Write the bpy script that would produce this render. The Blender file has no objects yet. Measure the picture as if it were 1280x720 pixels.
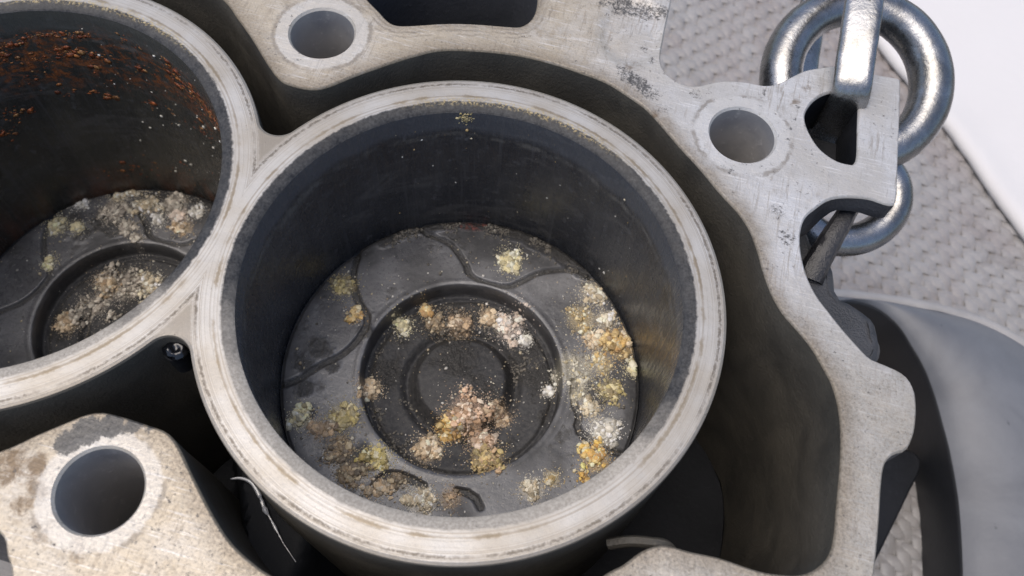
import bpy, bmesh, math, random
import numpy as np
from mathutils import Vector, Matrix, noise as mnoise
from mathutils.geometry import delaunay_2d_cdt

S = 0.001            # everything below is written in millimetres
scene = bpy.context.scene
COL = scene.collection

# ------------------------------------------------------------------ camera
cam_d = bpy.data.cameras.new('camera')
cam = bpy.data.objects.new('camera', cam_d)
COL.objects.link(cam)
cam_d.sensor_width = 36.0
cam_d.lens = 1079.99 / 1280 * 36
cam_d.clip_start = 0.005
cam_d.clip_end = 20.0
cr = Vector((0.9663388, 0.2511144, 0.0559541))
cu = Vector((-0.2492391, 0.8598282, 0.4456179))
cb = Vector((0.0637902, -0.4445638, 0.8934729))
cam.matrix_world = Matrix(((cr.x, cu.x, cb.x, 0.02061405), (cr.y, cu.y, cb.y, -0.0745272),
                           (cr.z, cu.z, cb.z, 0.15603795), (0, 0, 0, 1)))
cam_d.dof.use_dof = True
cam_d.dof.focus_distance = 0.195
cam_d.dof.aperture_fstop = 24
scene.camera = cam

# ------------------------------------------------------------------ light
SUN_AZ, SUN_EL = math.radians(205), math.radians(73)      # azimuth from +X towards +Y
world = bpy.data.worlds.new('World')
scene.world = world
world.use_nodes = True
wn = world.node_tree.nodes
bg = wn['Background']
sky = wn.new('ShaderNodeTexSky')
sky.sky_type = 'NISHITA'
sky.sun_disc = False
sky.sun_elevation = SUN_EL
sky.sun_rotation = math.pi / 2 - SUN_AZ
sky.air_density = 1.0
sky.dust_density = 3.0
sky.ozone_density = 1.0
world.node_tree.links.new(sky.outputs[0], bg.inputs[0])
bg.inputs[1].default_value = 0.12
sd = bpy.data.lights.new('sun', 'SUN')
sun = bpy.data.objects.new('sun', sd)
COL.objects.link(sun)
sd.energy = 1.3
sd.angle = math.radians(50)
sd.color = (1.0, 0.93, 0.84)
to_sun = Vector((math.cos(SUN_EL) * math.cos(SUN_AZ), math.cos(SUN_EL) * math.sin(SUN_AZ), math.sin(SUN_EL)))
sun.rotation_euler = to_sun.to_track_quat('Z', 'Y').to_euler()
sun.location = to_sun * 2
scene.view_settings.view_transform = 'Standard'
scene.view_settings.look = 'None'
scene.view_settings.gamma = 1.0
scene.view_settings.use_curve_mapping = False
scene.view_settings.exposure = 0.62

rng = np.random.default_rng(7)
random.seed(7)

# ------------------------------------------------------------------ numpy noise
def _hash(ix, iy, iz, seed):
    h = (ix * 374761393 + iy * 668265263 + iz * 2147483647 + seed * 1274126177) & 0xffffffff
    h = ((h ^ (h >> 13)) * 1274126177) & 0xffffffff
    return ((h ^ (h >> 16)) & 0xffff) / 65535.0

def vnoise(P, scale, seed=0, octaves=1, rough=0.5):
    """value noise, about -1..1; P (n,3) or (n,2)"""
    P = np.asarray(P, float)
    if P.shape[1] == 2:
        P = np.c_[P, np.zeros(len(P))]
    out = np.zeros(len(P)); a = 1.0; tot = 0.0
    for o in range(octaves):
        Q = P * scale * 2 ** o + 17.3 * (o + 1)
        I = np.floor(Q).astype(np.int64); F = Q - I
        F = F * F * (3 - 2 * F)
        v = 0
        for dx in (0, 1):
            for dy in (0, 1):
                for dz in (0, 1):
                    w = (F[:, 0] if dx else 1 - F[:, 0]) * (F[:, 1] if dy else 1 - F[:, 1]) * (F[:, 2] if dz else 1 - F[:, 2])
                    v = v + w * _hash(I[:, 0] + dx, I[:, 1] + dy, I[:, 2] + dz, seed + o * 31)
        out += a * (2 * v - 1); tot += a; a *= rough
    return out / tot

def sstep(a, b, x):
    t = np.clip((np.asarray(x, float) - a) / (b - a), 0, 1)
    return t * t * (3 - 2 * t)

# ------------------------------------------------------------------ mesh helpers
def link(name, verts, faces, material=None, parent=None, smooth=True, sharp=35, attrs=None, loc=(0, 0, 0)):
    me = bpy.data.meshes.new(name)
    V = np.asarray(verts, float) * S
    me.from_pydata(V.tolist(), [], faces.tolist() if isinstance(faces, np.ndarray) else [tuple(map(int, f)) for f in faces])
    if smooth:
        me.shade_smooth()
        if sharp:
            me.set_sharp_from_angle(angle=math.radians(sharp))
    for k, v in (attrs or {}).items():
        v = np.asarray(v, float)
        if v.ndim == 1:
            at = me.attributes.new(k, 'FLOAT', 'POINT'); at.data.foreach_set('value', v)
        else:
            at = me.attributes.new(k, 'FLOAT_COLOR', 'POINT')
            at.data.foreach_set('color', np.c_[v, np.ones(len(v))].ravel())
    if material:
        me.materials.append(material)
    o = bpy.data.objects.new(name, me)
    COL.objects.link(o)
    o.location = Vector(loc) * S
    o.parent = parent
    return o

def thing(name, label, cat, loc=(0, 0, 0), group=None, kind=None):
    o = bpy.data.objects.new(name, None)
    o.empty_display_size = 0.01
    COL.objects.link(o)
    o.location = Vector(loc) * S
    tag(o, label, cat, group, kind)
    return o

def tag(o, label=None, cat=None, group=None, kind=None):
    if label: o['label'] = label
    if cat: o['category'] = cat
    if group: o['group'] = group
    if kind: o['kind'] = kind
    return o

def resample(pts, step, closed=True):
    """Catmull-Rom through pts, then even spacing"""
    P = np.asarray(pts, float); n = len(P); out = []
    for i in range(n if closed else n - 1):
        if closed:
            p0, p1, p2, p3 = P[(i - 1) % n], P[i], P[(i + 1) % n], P[(i + 2) % n]
        else:
            p0, p1, p2, p3 = P[max(i - 1, 0)], P[i], P[i + 1], P[min(i + 2, n - 1)]
        for t in np.linspace(0, 1, 12, endpoint=False):
            out.append(0.5 * (2 * p1 + (p2 - p0) * t + (2 * p0 - 5 * p1 + 4 * p2 - p3) * t * t + (3 * p1 - p0 - 3 * p2 + p3) * t ** 3))
    if not closed:
        out.append(P[-1])
    Q = np.array(out)
    if closed:
        Q = np.vstack([Q, Q[:1]])
    L = np.r_[0, np.cumsum(np.linalg.norm(np.diff(Q, axis=0), axis=1))]
    m = max(4, int(round(L[-1] / step)))
    s = np.linspace(0, L[-1], m, endpoint=not closed)
    return np.c_[[np.interp(s, L, Q[:, k]) for k in range(Q.shape[1])]].T

def area(P):
    x, y = P[:, 0], P[:, 1]
    return 0.5 * np.sum(x * np.roll(y, -1) - np.roll(x, -1) * y)

def ccw(P):
    return P if area(P) > 0 else P[::-1].copy()

def offset(P, d):
    """move a closed ccw loop inwards by d (outwards when negative)"""
    T = np.roll(P, -1, 0) - np.roll(P, 1, 0)
    T /= np.linalg.norm(T, axis=1)[:, None] + 1e-9
    N = np.c_[-T[:, 1], T[:, 0]]
    return P + N * d

def inside(P, pts):
    """even-odd test"""
    x, y = pts[:, 0], pts[:, 1]
    c = np.zeros(len(pts), bool)
    x0, y0 = P[:, 0], P[:, 1]; x1, y1 = np.roll(x0, -1), np.roll(y0, -1)
    for a, b, e, f in zip(x0, y0, x1, y1):
        if b == f: continue
        m = ((b > y) != (f > y))
        c ^= m & (x < (e - a) * (y - b) / (f - b) + a)
    return c

def seg_dist(pts, poly, closed=True):
    A = poly; B = np.roll(poly, -1, 0)
    if not closed:
        A, B = A[:-1], B[:-1]
    d = np.full(len(pts), 1e9)
    for a, b in zip(A, B):
        ab = b - a; t = np.clip(((pts - a) @ ab) / (ab @ ab + 1e-12), 0, 1)
        d = np.minimum(d, np.linalg.norm(pts - (a + t[:, None] * ab), axis=1))
    return d

def circle(cx, cy, r, n):
    a = np.linspace(0, 2 * math.pi, n, endpoint=False)
    return np.c_[cx + r * np.cos(a), cy + r * np.sin(a)]

def cap(outer, holes, grid, clear=0.7):
    """triangulated flat area with holes: vertices (n,2), triangles"""
    loops = [outer] + holes
    V = [p for l in loops for p in l]; E = []; k = 0
    for l in loops:
        n = len(l); E += [(k + i, k + (i + 1) % n) for i in range(n)]; k += n
    lo, hi = outer.min(0), outer.max(0)
    gx, gy = np.meshgrid(np.arange(lo[0], hi[0], grid), np.arange(lo[1], hi[1], grid))
    G = np.c_[gx.ravel(), gy.ravel()] + rng.uniform(-.25, .25, (gx.size, 2)) * grid
    m = inside(outer, G)
    for h in holes: m &= ~inside(h, G)
    G = G[m]
    B = np.array(V)
    if len(G):
        keep = np.ones(len(G), bool)
        for p in B:
            near = np.abs(G[:, 0] - p[0]) < grid * clear
            keep &= ~(near & (np.abs(G[:, 1] - p[1]) < grid * clear))
        G = G[keep]
    allv = [Vector(p) for p in B] + [Vector(p) for p in G]
    v, e, f, *_ = delaunay_2d_cdt(allv, E, [], 0, 1e-5)
    v = np.array([tuple(p) for p in v]); f = np.array([t for t in f if len(t) == 3])
    c = v[f].mean(1)
    m = inside(outer, c)
    for h in holes: m &= ~inside(h, c)
    f = f[m]
    a = (v[f[:, 1], 0] - v[f[:, 0], 0]) * (v[f[:, 2], 1] - v[f[:, 0], 1]) - (v[f[:, 2], 0] - v[f[:, 0], 0]) * (v[f[:, 1], 1] - v[f[:, 0], 1])
    f[a < 0] = f[a < 0][:, ::-1]
    return v, f

def wall(rings, closed=True, flip=False):
    """quads between successive rings of equal length: (V,3), faces"""
    n = len(rings[0]); V = np.vstack(rings); F = []
    for r in range(len(rings) - 1):
        for i in range(n if closed else n - 1):
            j = (i + 1) % n
            q = (r * n + i, (r + 1) * n + i, (r + 1) * n + j, r * n + j)
            F.append(q[::-1] if flip else q)
    return V, F

def ring3(P, z):
    return np.c_[P, np.broadcast_to(z, (len(P),))]

def merge(*parts):
    V = []; F = []; k = 0
    for v, f in parts:
        V.append(np.asarray(v, float)); F += [tuple(i + k for i in q) for q in (f.tolist() if isinstance(f, np.ndarray) else f)]; k += len(v)
    return np.vstack(V), F

def tube(path, rad, n=16, closed=False, squash=None):
    """tube along 3-D path; rad a number or a list; squash = (a, b) scales and superellipse power"""
    P = np.asarray(path, float); m = len(P)
    R = np.broadcast_to(rad, (m,))
    T = (np.roll(P, -1, 0) - np.roll(P, 1, 0)) if closed else np.gradient(P, axis=0)
    T /= np.linalg.norm(T, axis=1)[:, None]
    up = np.array([0, 0, 1.0])
    if abs(T[0] @ up) > .9: up = np.array([1.0, 0, 0])
    N = np.cross(T[0], up); N /= np.linalg.norm(N); Ns = [N]
    for i in range(1, m):
        N = Ns[-1] - T[i] * (Ns[-1] @ T[i]); Ns.append(N / np.linalg.norm(N))
    Ns = np.array(Ns); Bs = np.cross(T, Ns)
    a = np.linspace(0, 2 * math.pi, n, endpoint=False)
    ca, sa = np.cos(a), np.sin(a); fa = fb = 1
    if squash:
        fa, fb, pw = squash
        k = (abs(ca) ** pw + abs(sa) ** pw) ** (-1 / pw); ca = ca * k; sa = sa * k
    rings = [P[i] + R[i] * (fa * ca[:, None] * Ns[i] + fb * sa[:, None] * Bs[i]) for i in range(m)]
    if closed:
        # choose the shift that best closes the twist
        sh = min(range(n), key=lambda s: np.linalg.norm(np.roll(rings[0], s, 0) - (P[0] + R[0] * (fa * ca[:, None] * (Ns[-1] - T[0] * (Ns[-1] @ T[0])) + fb * sa[:, None] * Bs[-1]))))
        V = np.vstack(rings); F = []
        for r in range(m):
            r2 = (r + 1) % m
            for i in range(n):
                j = (i + 1) % n
                i2, j2 = (i, j) if r2 else ((i - sh) % n, (j - sh) % n)
                F.append((r * n + i, r * n + j, r2 * n + j2, r2 * n + i2))
        return V, F
    V, F = wall(rings, flip=True)
    F = list(F) + [tuple(range(n)), tuple(range((m - 1) * n, m * n))[::-1]]
    return V, F

# ------------------------------------------------------------------ material helpers
class Mat:
    def __init__(self, name):
        self.m = bpy.data.materials.new(name); self.m.use_nodes = True
        self.t = self.m.node_tree; self.b = self.t.nodes['Principled BSDF']
        tc = self.t.nodes.new('ShaderNodeTexCoord')
        mp = self.t.nodes.new('ShaderNodeMapping'); mp.inputs['Scale'].default_value = (1000,) * 3
        self.t.links.new(tc.outputs['Object'], mp.inputs[0]); self.co = mp.outputs[0]
    def set(self, **k):
        for n, v in k.items():
            s = self.b.inputs[n.replace('_', ' ')]
            if hasattr(v, 'is_linked'): self.t.links.new(v, s)
            else: s.default_value = v if not (isinstance(v, tuple) and len(v) == 3) else (*v, 1)
        return self
    def _in(self, s, v):
        if hasattr(v, 'is_linked'): self.t.links.new(v, s)
        elif isinstance(v, tuple) and len(v) == 3 and s.type == 'RGBA': s.default_value = (*v, 1)
        elif s.type == 'RGBA' and isinstance(v, (int, float)): s.default_value = (v, v, v, 1)
        else: s.default_value = v
    def noise(self, scale, detail=4, rough=.55, co=None, dist=0.0, color=False):
        n = self.t.nodes.new('ShaderNodeTexNoise'); self.t.links.new(co or self.co, n.inputs['Vector'])
        n.inputs['Scale'].default_value = scale; n.inputs['Detail'].default_value = min(detail, 6)
        n.inputs['Roughness'].default_value = rough; n.inputs['Distortion'].default_value = dist
        return n.outputs['Color' if color else 'Fac']
    def voro(self, scale, co=None, feature='F1', out='Distance', rand=1.0):
        n = self.t.nodes.new('ShaderNodeTexVoronoi'); n.feature = feature
        self.t.links.new(co or self.co, n.inputs['Vector']); n.inputs['Scale'].default_value = scale
        n.inputs['Randomness'].default_value = rand
        return n.outputs[out]
    def map(self, scale=(1, 1, 1), rot=(0, 0, 0), co=None):
        n = self.t.nodes.new('ShaderNodeMapping'); self.t.links.new(co or self.co, n.inputs[0])
        n.inputs['Scale'].default_value = scale; n.inputs['Rotation'].default_value = rot
        return n.outputs[0]
    def range(self, v, a, b, c=0.0, d=1.0, smooth=True):
        n = self.t.nodes.new('ShaderNodeMapRange'); n.interpolation_type = 'SMOOTHSTEP' if smooth else 'LINEAR'
        for i, x in enumerate((v, a, b, c, d)): self._in(n.inputs[i], x)
        return n.outputs[0]
    def math(self, op, a, b=0.0, c=0.0):
        n = self.t.nodes.new('ShaderNodeMath'); n.operation = op
        for i, x in enumerate((a, b, c)): self._in(n.inputs[i], x)
        return n.outputs[0]
    def mix(self, f, a, b):
        n = self.t.nodes.new('ShaderNodeMix'); n.data_type = 'RGBA'
        self._in(n.inputs[0], f); self._in(n.inputs[6], a); self._in(n.inputs[7], b)
        return n.outputs[2]
    def attr(self, name, color=False):
        n = self.t.nodes.new('ShaderNodeAttribute'); n.attribute_name = name
        return n.outputs['Color' if color else 'Fac']
    def length_to(self, p):
        s = self.t.nodes.new('ShaderNodeVectorMath'); s.operation = 'MULTIPLY'
        self.t.links.new(self.co, s.inputs[0]); s.inputs[1].default_value = (1, 1, 0)
        d = self.t.nodes.new('ShaderNodeVectorMath'); d.operation = 'DISTANCE'
        self.t.links.new(s.outputs[0], d.inputs[0]); d.inputs[1].default_value = p
        return d.outputs['Value']
    def bump(self, h, strength=.3, dist=.3, prev=None):
        n = self.t.nodes.new('ShaderNodeBump'); n.inputs['Strength'].default_value = strength
        n.inputs['Distance'].default_value = dist * S
        self.t.links.new(h, n.inputs['Height'])
        if prev is not None: self.t.links.new(prev, n.inputs['Normal'])
        self.t.links.new(n.outputs[0], self.b.inputs['Normal'])
        return n.outputs[0]
# ================================================================== materials
def deck_material():
    m = Mat('machined_aluminium')
    big = m.noise(.045, 5, .6, dist=.4)
    mid = m.noise(.22, 6, .65, dist=.3)
    fin = m.noise(1.6, 8, .7)
    pit = m.noise(.75, 9, .72)
    scr = m.noise(.9, 5, .6, co=m.map((.12, 2.6, 1), (0, 0, math.radians(52))))
    scr2 = m.noise(.9, 5, .6, co=m.map((2.2, .10, 1), (0, 0, math.radians(20))))
    wm = m.attr('warm')
    c = m.mix(m.range(big, .35, .68), (.53, .522, .515), (.43, .405, .37))
    c = m.mix(m.math('MULTIPLY', wm, m.range(m.noise(.06, 4, .6), .25, .6, .35, 1.0)), c, (.435, .375, .29))
    c = m.mix(m.math('MULTIPLY', m.range(mid, .46, .70), .7), c, m.mix(wm, (.41, .39, .365), (.31, .255, .185)))
    c = m.mix(m.math('MULTIPLY', m.range(scr, .54, .70), .5), c, (.74, .73, .72))
    swl = m.noise(.8, 5, .65, co=m.map((1.5, .14, 1), (0, 0, math.radians(-35))), dist=1.2)
    c = m.mix(m.math('MULTIPLY', m.math('MULTIPLY', m.range(swl, .52, .66), .6), m.range(big, .62, .40)), c, (.24, .20, .155))
    c = m.mix(m.math('MULTIPLY', m.range(scr2, .58, .72), .30), c, (.33, .30, .26))
    c = m.mix(m.math('MULTIPLY', m.range(fin, .52, .74), .6), c, m.mix(wm, (.29, .275, .26), (.20, .16, .115)))
    tn = m.math('MULTIPLY', m.attr('tarnish'), m.range(m.noise(.18, 6, .7, dist=.5), .3, .62, .95, .45))
    c = m.mix(tn, c, m.mix(m.range(fin, .42, .66), (.335, .315, .28), (.22, .20, .17)))
    # brown oily staining along the water jacket edges
    e = m.math('MULTIPLY', m.range(m.math('ADD', m.attr('edge'), m.math('MULTIPLY', m.math('SUBTRACT', mid, .5), 6.0)), 5.2, -1.0), .85)
    c = m.mix(e, c, m.mix(m.range(fin, .4, .65), (.25, .205, .15), (.13, .10, .068)))
    b = m.math('ADD', m.attr('brown'), m.math('MULTIPLY', m.math('SUBTRACT', m.noise(.35, 7, .7, dist=.8), .5), 1.6))
    c = m.mix(m.math('MULTIPLY', m.range(b, .38, .85), .85), c, (.13, .085, .045))
    hd = m.math('MINIMUM', m.length_to((-49.9, 55.2, 0)), m.math('MINIMUM', m.length_to((49.9, 55.2, 0)), m.length_to((-50.6, -55.75, 0))))
    hn = m.math('ADD', hd, m.math('MULTIPLY', m.math('SUBTRACT', m.noise(.5, 6, .7), .5), 2.4))
    inner = m.math('MULTIPLY', m.range(hn, 11.2, 10.4), .45)
    c = m.mix(inner, c, (.55, .535, .51))
    hl = m.math('MULTIPLY', m.range(m.math('ABSOLUTE', m.math('SUBTRACT', hn, 11.2)), .8, .15), m.range(m.noise(.16, 4), .42, .58))
    c = m.mix(m.math('MULTIPLY', hl, .65), c, (.20, .175, .145))
    pk = m.math('ADD', m.attr('pk'), m.math('MULTIPLY', m.math('SUBTRACT', m.noise(.45, 6, .7), .5), 2.2))
    for pos, amt in ((1.0, .55), (2.3, .6), (3.6, .5)):
        pl = m.math('MULTIPLY', m.range(m.math('ABSOLUTE', m.math('SUBTRACT', pk, pos)), .45, .08), m.range(m.noise(.13 + pos * .02, 3), .40, .56))
        c = m.mix(m.math('MULTIPLY', pl, amt), c, (.19, .16, .125))
    # pits and dark grime with ragged outlines
    g0 = m.math('MULTIPLY', m.math('MULTIPLY', m.range(pit, .60, .665), .85), m.range(m.noise(.07, 3), .38, .56))
    c = m.mix(g0, c, (.09, .08, .075))
    g = m.math('ADD', m.attr('grime'), m.math('MULTIPLY', m.math('SUBTRACT', m.noise(1.1, 9, .8), .5), 1.7))
    gm = m.math('MULTIPLY', m.range(g, .42, .66), .92)
    c = m.mix(gm, c, m.mix(m.range(fin, .4, .65), (.024, .023, .023), (.085, .08, .074)))
    r = m.range(fin, .3, .7, .38, .62)
    m.set(Base_Color=c, Roughness=m.mix(gm, r, .35), Metallic=m.math('MULTIPLY', m.math('SUBTRACT', 1.0, gm), .42))
    n = m.bump(m.noise(.35, 4, .6), .25, .7)
    n = m.bump(scr, .35, .12, n)
    n = m.bump(fin, .5, .12, n)
    m.bump(m.math('SUBTRACT', 1.0, m.math('MAXIMUM', g0, 0.0)), .5, .12, n)
    return m.m

def ring_material():
    m = Mat('liner_deck_aluminium')
    r = m.math('MINIMUM', m.length_to((0, 0, 0)), m.length_to((-100.4, 0, 0)))
    ang = m.noise(.25, 6, .65, dist=.3)
    fin = m.noise(1.8, 8, .7)
    # turned lines: noise on the radius, broken up round the ring
    cmb = m.t.nodes.new('ShaderNodeCombineXYZ')
    m._in(cmb.inputs[0], m.math('MULTIPLY', r, 2.2)); m._in(cmb.inputs[1], m.noise(.03, 2))
    ln = m.noise(1.6, 5, .6, co=cmb.outputs[0])
    c = m.mix(m.range(m.noise(.06, 4, .6), .35, .66), (.455, .435, .405), (.38, .343, .292))
    c = m.mix(m.math('MULTIPLY', m.range(ln, .48, .64), .75), c, (.25, .215, .17))
    c = m.mix(m.math('MULTIPLY', m.range(fin, .58, .8), .35), c, (.28, .26, .24))
    sepy = m.t.nodes.new('ShaderNodeSeparateXYZ'); m.t.links.new(m.co, sepy.inputs[0])
    near = m.range(m.math('ADD', sepy.outputs[1], m.math('MULTIPLY', m.math('SUBTRACT', m.noise(.1, 4), .5), 30.0)), -8, -30)  # near-side band coloured paler: wiped metal plus the light it faces
    # fire-ring trace: ragged grey band next to the bore and a thin brown line near the outside
    rn = m.math('ADD', r, m.math('MULTIPLY', m.math('SUBTRACT', m.noise(.6, 9, .75), .5), 1.7))
    band = m.range(rn, 47.9, 47.2)
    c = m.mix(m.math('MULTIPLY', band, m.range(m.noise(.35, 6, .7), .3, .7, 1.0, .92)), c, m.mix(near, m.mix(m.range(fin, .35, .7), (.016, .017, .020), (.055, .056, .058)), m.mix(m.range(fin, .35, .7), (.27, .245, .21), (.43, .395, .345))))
    l1 = m.math('MULTIPLY', m.range(m.math('ABSOLUTE', m.math('SUBTRACT', rn, 48.8)), .55, .15), m.range(m.noise(.12, 3), .42, .6))
    c = m.mix(m.math('MULTIPLY', l1, .7), c, (.19, .145, .085))
    ro = m.math('ADD', r, m.math('MULTIPLY', m.math('SUBTRACT', m.noise(1.1, 8, .7), .5), 1.1))
    l2 = m.math('MULTIPLY', m.range(m.math('ABSOLUTE', m.math('SUBTRACT', ro, 52.2)), .5, .1), m.math('MULTIPLY', m.range(m.noise(.07, 3), .32, .54), m.range(m.noise(.9, 6, .7), .36, .56, .25, 1.0)))
    c = m.mix(m.math('MULTIPLY', l2, .85), c, (.105, .085, .062))
    c = m.mix(m.math('MULTIPLY', m.range(ro, 52.5, 53.4), .75), c, (.22, .19, .15))
    och = m.math('MULTIPLY', m.range(m.math('ABSOLUTE', m.math('SUBTRACT', rn, 47.6)), 1.5, .3), m.range(sepy.outputs[1], 38, 46))
    och = m.math('MULTIPLY', och, m.range(m.noise(1.5, 6, .75), .48, .60))
    c = m.mix(m.math('MULTIPLY', och, .8), c, m.mix(m.range(fin, .4, .65), (.40, .30, .13), (.55, .46, .28)))
    sp = m.range(m.noise(1.0, 9, .75), .645, .69)
    c = m.mix(m.math('MULTIPLY', sp, .8), c, (.06, .055, .05))
    m.set(Specular_IOR_Level=m.range(band, 0, 1, .5, .15), Base_Color=c, Roughness=m.range(fin, .3, .7, .36, .48), Metallic=m.math('MULTIPLY', m.math('SUBTRACT', 1.0, band), .42))
    n = m.bump(ln, .35, .10)
    n = m.bump(fin, .4, .08, n)
    m.bump(m.noise(.5, 4), .15, .25, n)
    return m.m

def cast_material(name, a, b, rough=.55, grain=1.2, bump=.35, metal=0.0, spec=.5):
    m = Mat(name)
    n0 = m.noise(.06, 5, .6, dist=.5); n1 = m.noise(grain, 6, .65)
    c = m.mix(m.range(n0, .3, .7), a, b)
    c = m.mix(m.math('MULTIPLY', m.range(n1, .55, .8), .5), c, tuple(x * 1.8 + .004 for x in b))
    m.set(Base_Color=c, Roughness=m.range(n0, .3, .7, rough - .12, rough + .12), Metallic=metal, Specular_IOR_Level=spec)
    k = m.bump(n1, .7, bump)
    m.bump(m.noise(.12, 3), .12, .8, k)
    return m.m

def bore_material(name, base, tint, rusty):
    m = Mat(name)
    st = m.noise(.1, 6, .65, co=m.map((1, 1, .28)), dist=.6)
    sm = m.noise(.5, 8, .7)
    hon = m.noise(.5, 4, .6, co=m.map((.35, .35, 3.0)))
    c = m.mix(m.range(st, .35, .7), base, tint)
    c = m.mix(m.math('MULTIPLY', m.range(sm, .56, .70), .6), c, (.13, .132, .14))
    sep = m.t.nodes.new('ShaderNodeSeparateXYZ'); m.t.links.new(m.co, sep.inputs[0])
    if rusty:
        zz = m.math('ADD', sep.outputs[2], m.math('MULTIPLY', m.math('SUBTRACT', m.noise(.16, 6, .7), .5), 30.0))
        r1 = m.math('MULTIPLY', m.range(zz, -4, -12), m.range(zz, -30, -18))
        r1 = m.math('MULTIPLY', r1, m.range(m.noise(.24, 8, .75, co=m.map((1, 1, 1.5)), dist=.9), .46, .60))
        c = m.mix(m.math('MULTIPLY', r1, .85), c, m.mix(m.range(m.noise(2.2, 6, .7), .4, .62), (.14, .042, .015), (.36, .125, .038)))
        low = m.math('MULTIPLY', m.range(sep.outputs[2], -58, -74), m.range(st, .4, .65))
        c = m.mix(m.math('MULTIPLY', low, .7), c, (.13, .055, .032))
    else:
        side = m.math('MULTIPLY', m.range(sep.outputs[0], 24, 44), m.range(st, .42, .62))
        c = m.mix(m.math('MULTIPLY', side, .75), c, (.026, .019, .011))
    cyl = m.t.nodes.new('ShaderNodeCombineXYZ')
    m._in(cyl.inputs[0], m.math('MULTIPLY', m.math('ARCTAN2', sep.outputs[1], sep.outputs[0]), 45.0)); m._in(cyl.inputs[1], sep.outputs[2])
    h1 = m.noise(1.0, 4, .6, co=m.map((.10, 3.2, 1), (0, 0, math.radians(32)), cyl.outputs[0]))
    h2 = m.noise(1.0, 4, .6, co=m.map((.10, 3.2, 1), (0, 0, math.radians(-32)), cyl.outputs[0]))
    hatch = m.math('MAXIMUM', h1, h2)
    c = m.mix(m.math('MULTIPLY', m.range(hatch, .60, .74), .35), c, (.11, .112, .118))
    score = m.noise(1.0, 5, .65, co=m.map((2.6, .035, 1), (0, 0, 0), cyl.outputs[0]))
    c = m.mix(m.math('MULTIPLY', m.range(score, .62, .72), .45), c, (.14, .138, .135))
    smear = m.noise(.09, 6, .7, co=m.map((.45, 1.6, 1), (0, 0, 0), cyl.outputs[0]), dist=1.2)
    c = m.mix(m.math('MULTIPLY', m.range(smear, .54, .68), .5), c, (.105, .103, .100))
    zb = m.math('ADD', sep.outputs[2], m.math('MULTIPLY', m.math('SUBTRACT', m.noise(.05, 4, .6), .5), 9.0))
    top = m.math('MULTIPLY', m.range(zb, -9.5, -6.5), .55)
    c = m.mix(top, c, (.090, .098, .115) if not rusty else (.10, .10, .092))
    ridge = m.math('MULTIPLY', m.range(m.math('ABSOLUTE', m.math('ADD', zb, 10.0)), 1.3, .2), m.range(m.noise(.25, 5, .7), .4, .6))
    c = m.mix(m.math('MULTIPLY', ridge, .6), c, (.14, .135, .125))
    vs = m.noise(.5, 5, .65, co=m.map((1.6, 1.6, .05)))
    c = m.mix(m.math('MULTIPLY', m.range(vs, .56, .70), .35), c, (.10, .10, .105))
    m.set(Base_Color=c, Roughness=m.range(m.math('ADD', m.math('MULTIPLY', sm, .5), m.math('MULTIPLY', vs, .5)), .38, .62, .15, .36), Specular_IOR_Level=.4)
    n = m.bump(hatch, .35, .05)
    n = m.bump(score, .35, .10, n)
    m.bump(sm, .5, .18, n)
    return m.m

def crown_material():
    m = Mat('sooty_piston_crown')
    n0 = m.noise(.07, 5, .6, dist=.6); n1 = m.noise(.9, 8, .7); n2 = m.noise(3.5, 5, .7)
    lath = m.noise(1.0, 4, .6, co=m.map((.16, 3.4, 1), (0, 0, math.radians(-6))))
    dk = m.attr('dark')
    c = m.mix(m.range(n0, .35, .68), (.062, .062, .066), (.135, .135, .14))
    c = m.mix(m.math('MULTIPLY', m.range(n1, .52, .75), .5), c, (.17, .167, .163))
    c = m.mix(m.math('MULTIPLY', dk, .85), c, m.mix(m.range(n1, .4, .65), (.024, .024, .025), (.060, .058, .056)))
    cr = m.attr('crust')
    cm = m.range(m.math('ADD', cr, m.math('MULTIPLY', m.math('SUBTRACT', n1, .5), 1.5)), .28, .72)
    c = m.mix(m.math('MULTIPLY', cm, .9), c, m.mix(m.range(n2, .45, .7), (.022, .021, .020), (.10, .095, .088)))
    sa = m.math('ADD', m.attr('stain_amt'), m.math('MULTIPLY', m.math('SUBTRACT', n2, .5), 2.2))
    c = m.mix(m.math('MULTIPLY', m.range(sa, .50, .85), .72), c, m.attr('stain', True))
    rd = m.math('MULTIPLY', m.attr('red'), m.range(n1, .45, .6))
    c = m.mix(rd, c, (.17, .055, .045))
    m.set(Base_Color=c, Roughness=m.mix(cm, m.math('ADD', m.range(n1, .3, .7, .20, .42), m.math('MULTIPLY', dk, .22)), .5), Specular_IOR_Level=m.range(dk, 0, 1, .7, .22))
    n = m.bump(lath, .22, .08)
    n = m.bump(n1, .4, .22, n)
    m.bump(m.math('MULTIPLY', n2, m.math('ADD', .25, cr)), .6, .3, n)
    return m.m

def deposit_material():
    m = Mat('crusty_deposit')
    c = m.attr('tint', True)
    n = m.noise(2.4, 6, .7)
    c2 = m.mix(m.range(n, .3, .7), c, m.mix(.3, c, (.66, .60, .48)))
    c2 = m.mix(m.math('MULTIPLY', m.range(m.noise(1.3, 5, .7), .55, .72), .6), c2, (.06, .045, .03))
    m.set(Base_Color=c2, Roughness=m.range(n, .3, .7, .32, .7), Specular_IOR_Level=.6)
    m.bump(m.noise(5.0, 5, .7), .7, .2)
    return m.m

def rust_material():
    m = Mat('orange_rust')
    n = m.noise(2.0, 6, .7)
    c = m.mix(m.range(n, .35, .65), m.attr('tint', True), (.09, .028, .012))
    m.set(Base_Color=c, Roughness=m.range(n, .3, .7, .25, .6), Specular_IOR_Level=.6)
    m.bump(m.noise(4.0, 5, .7), .8, .2)
    return m.m

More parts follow.
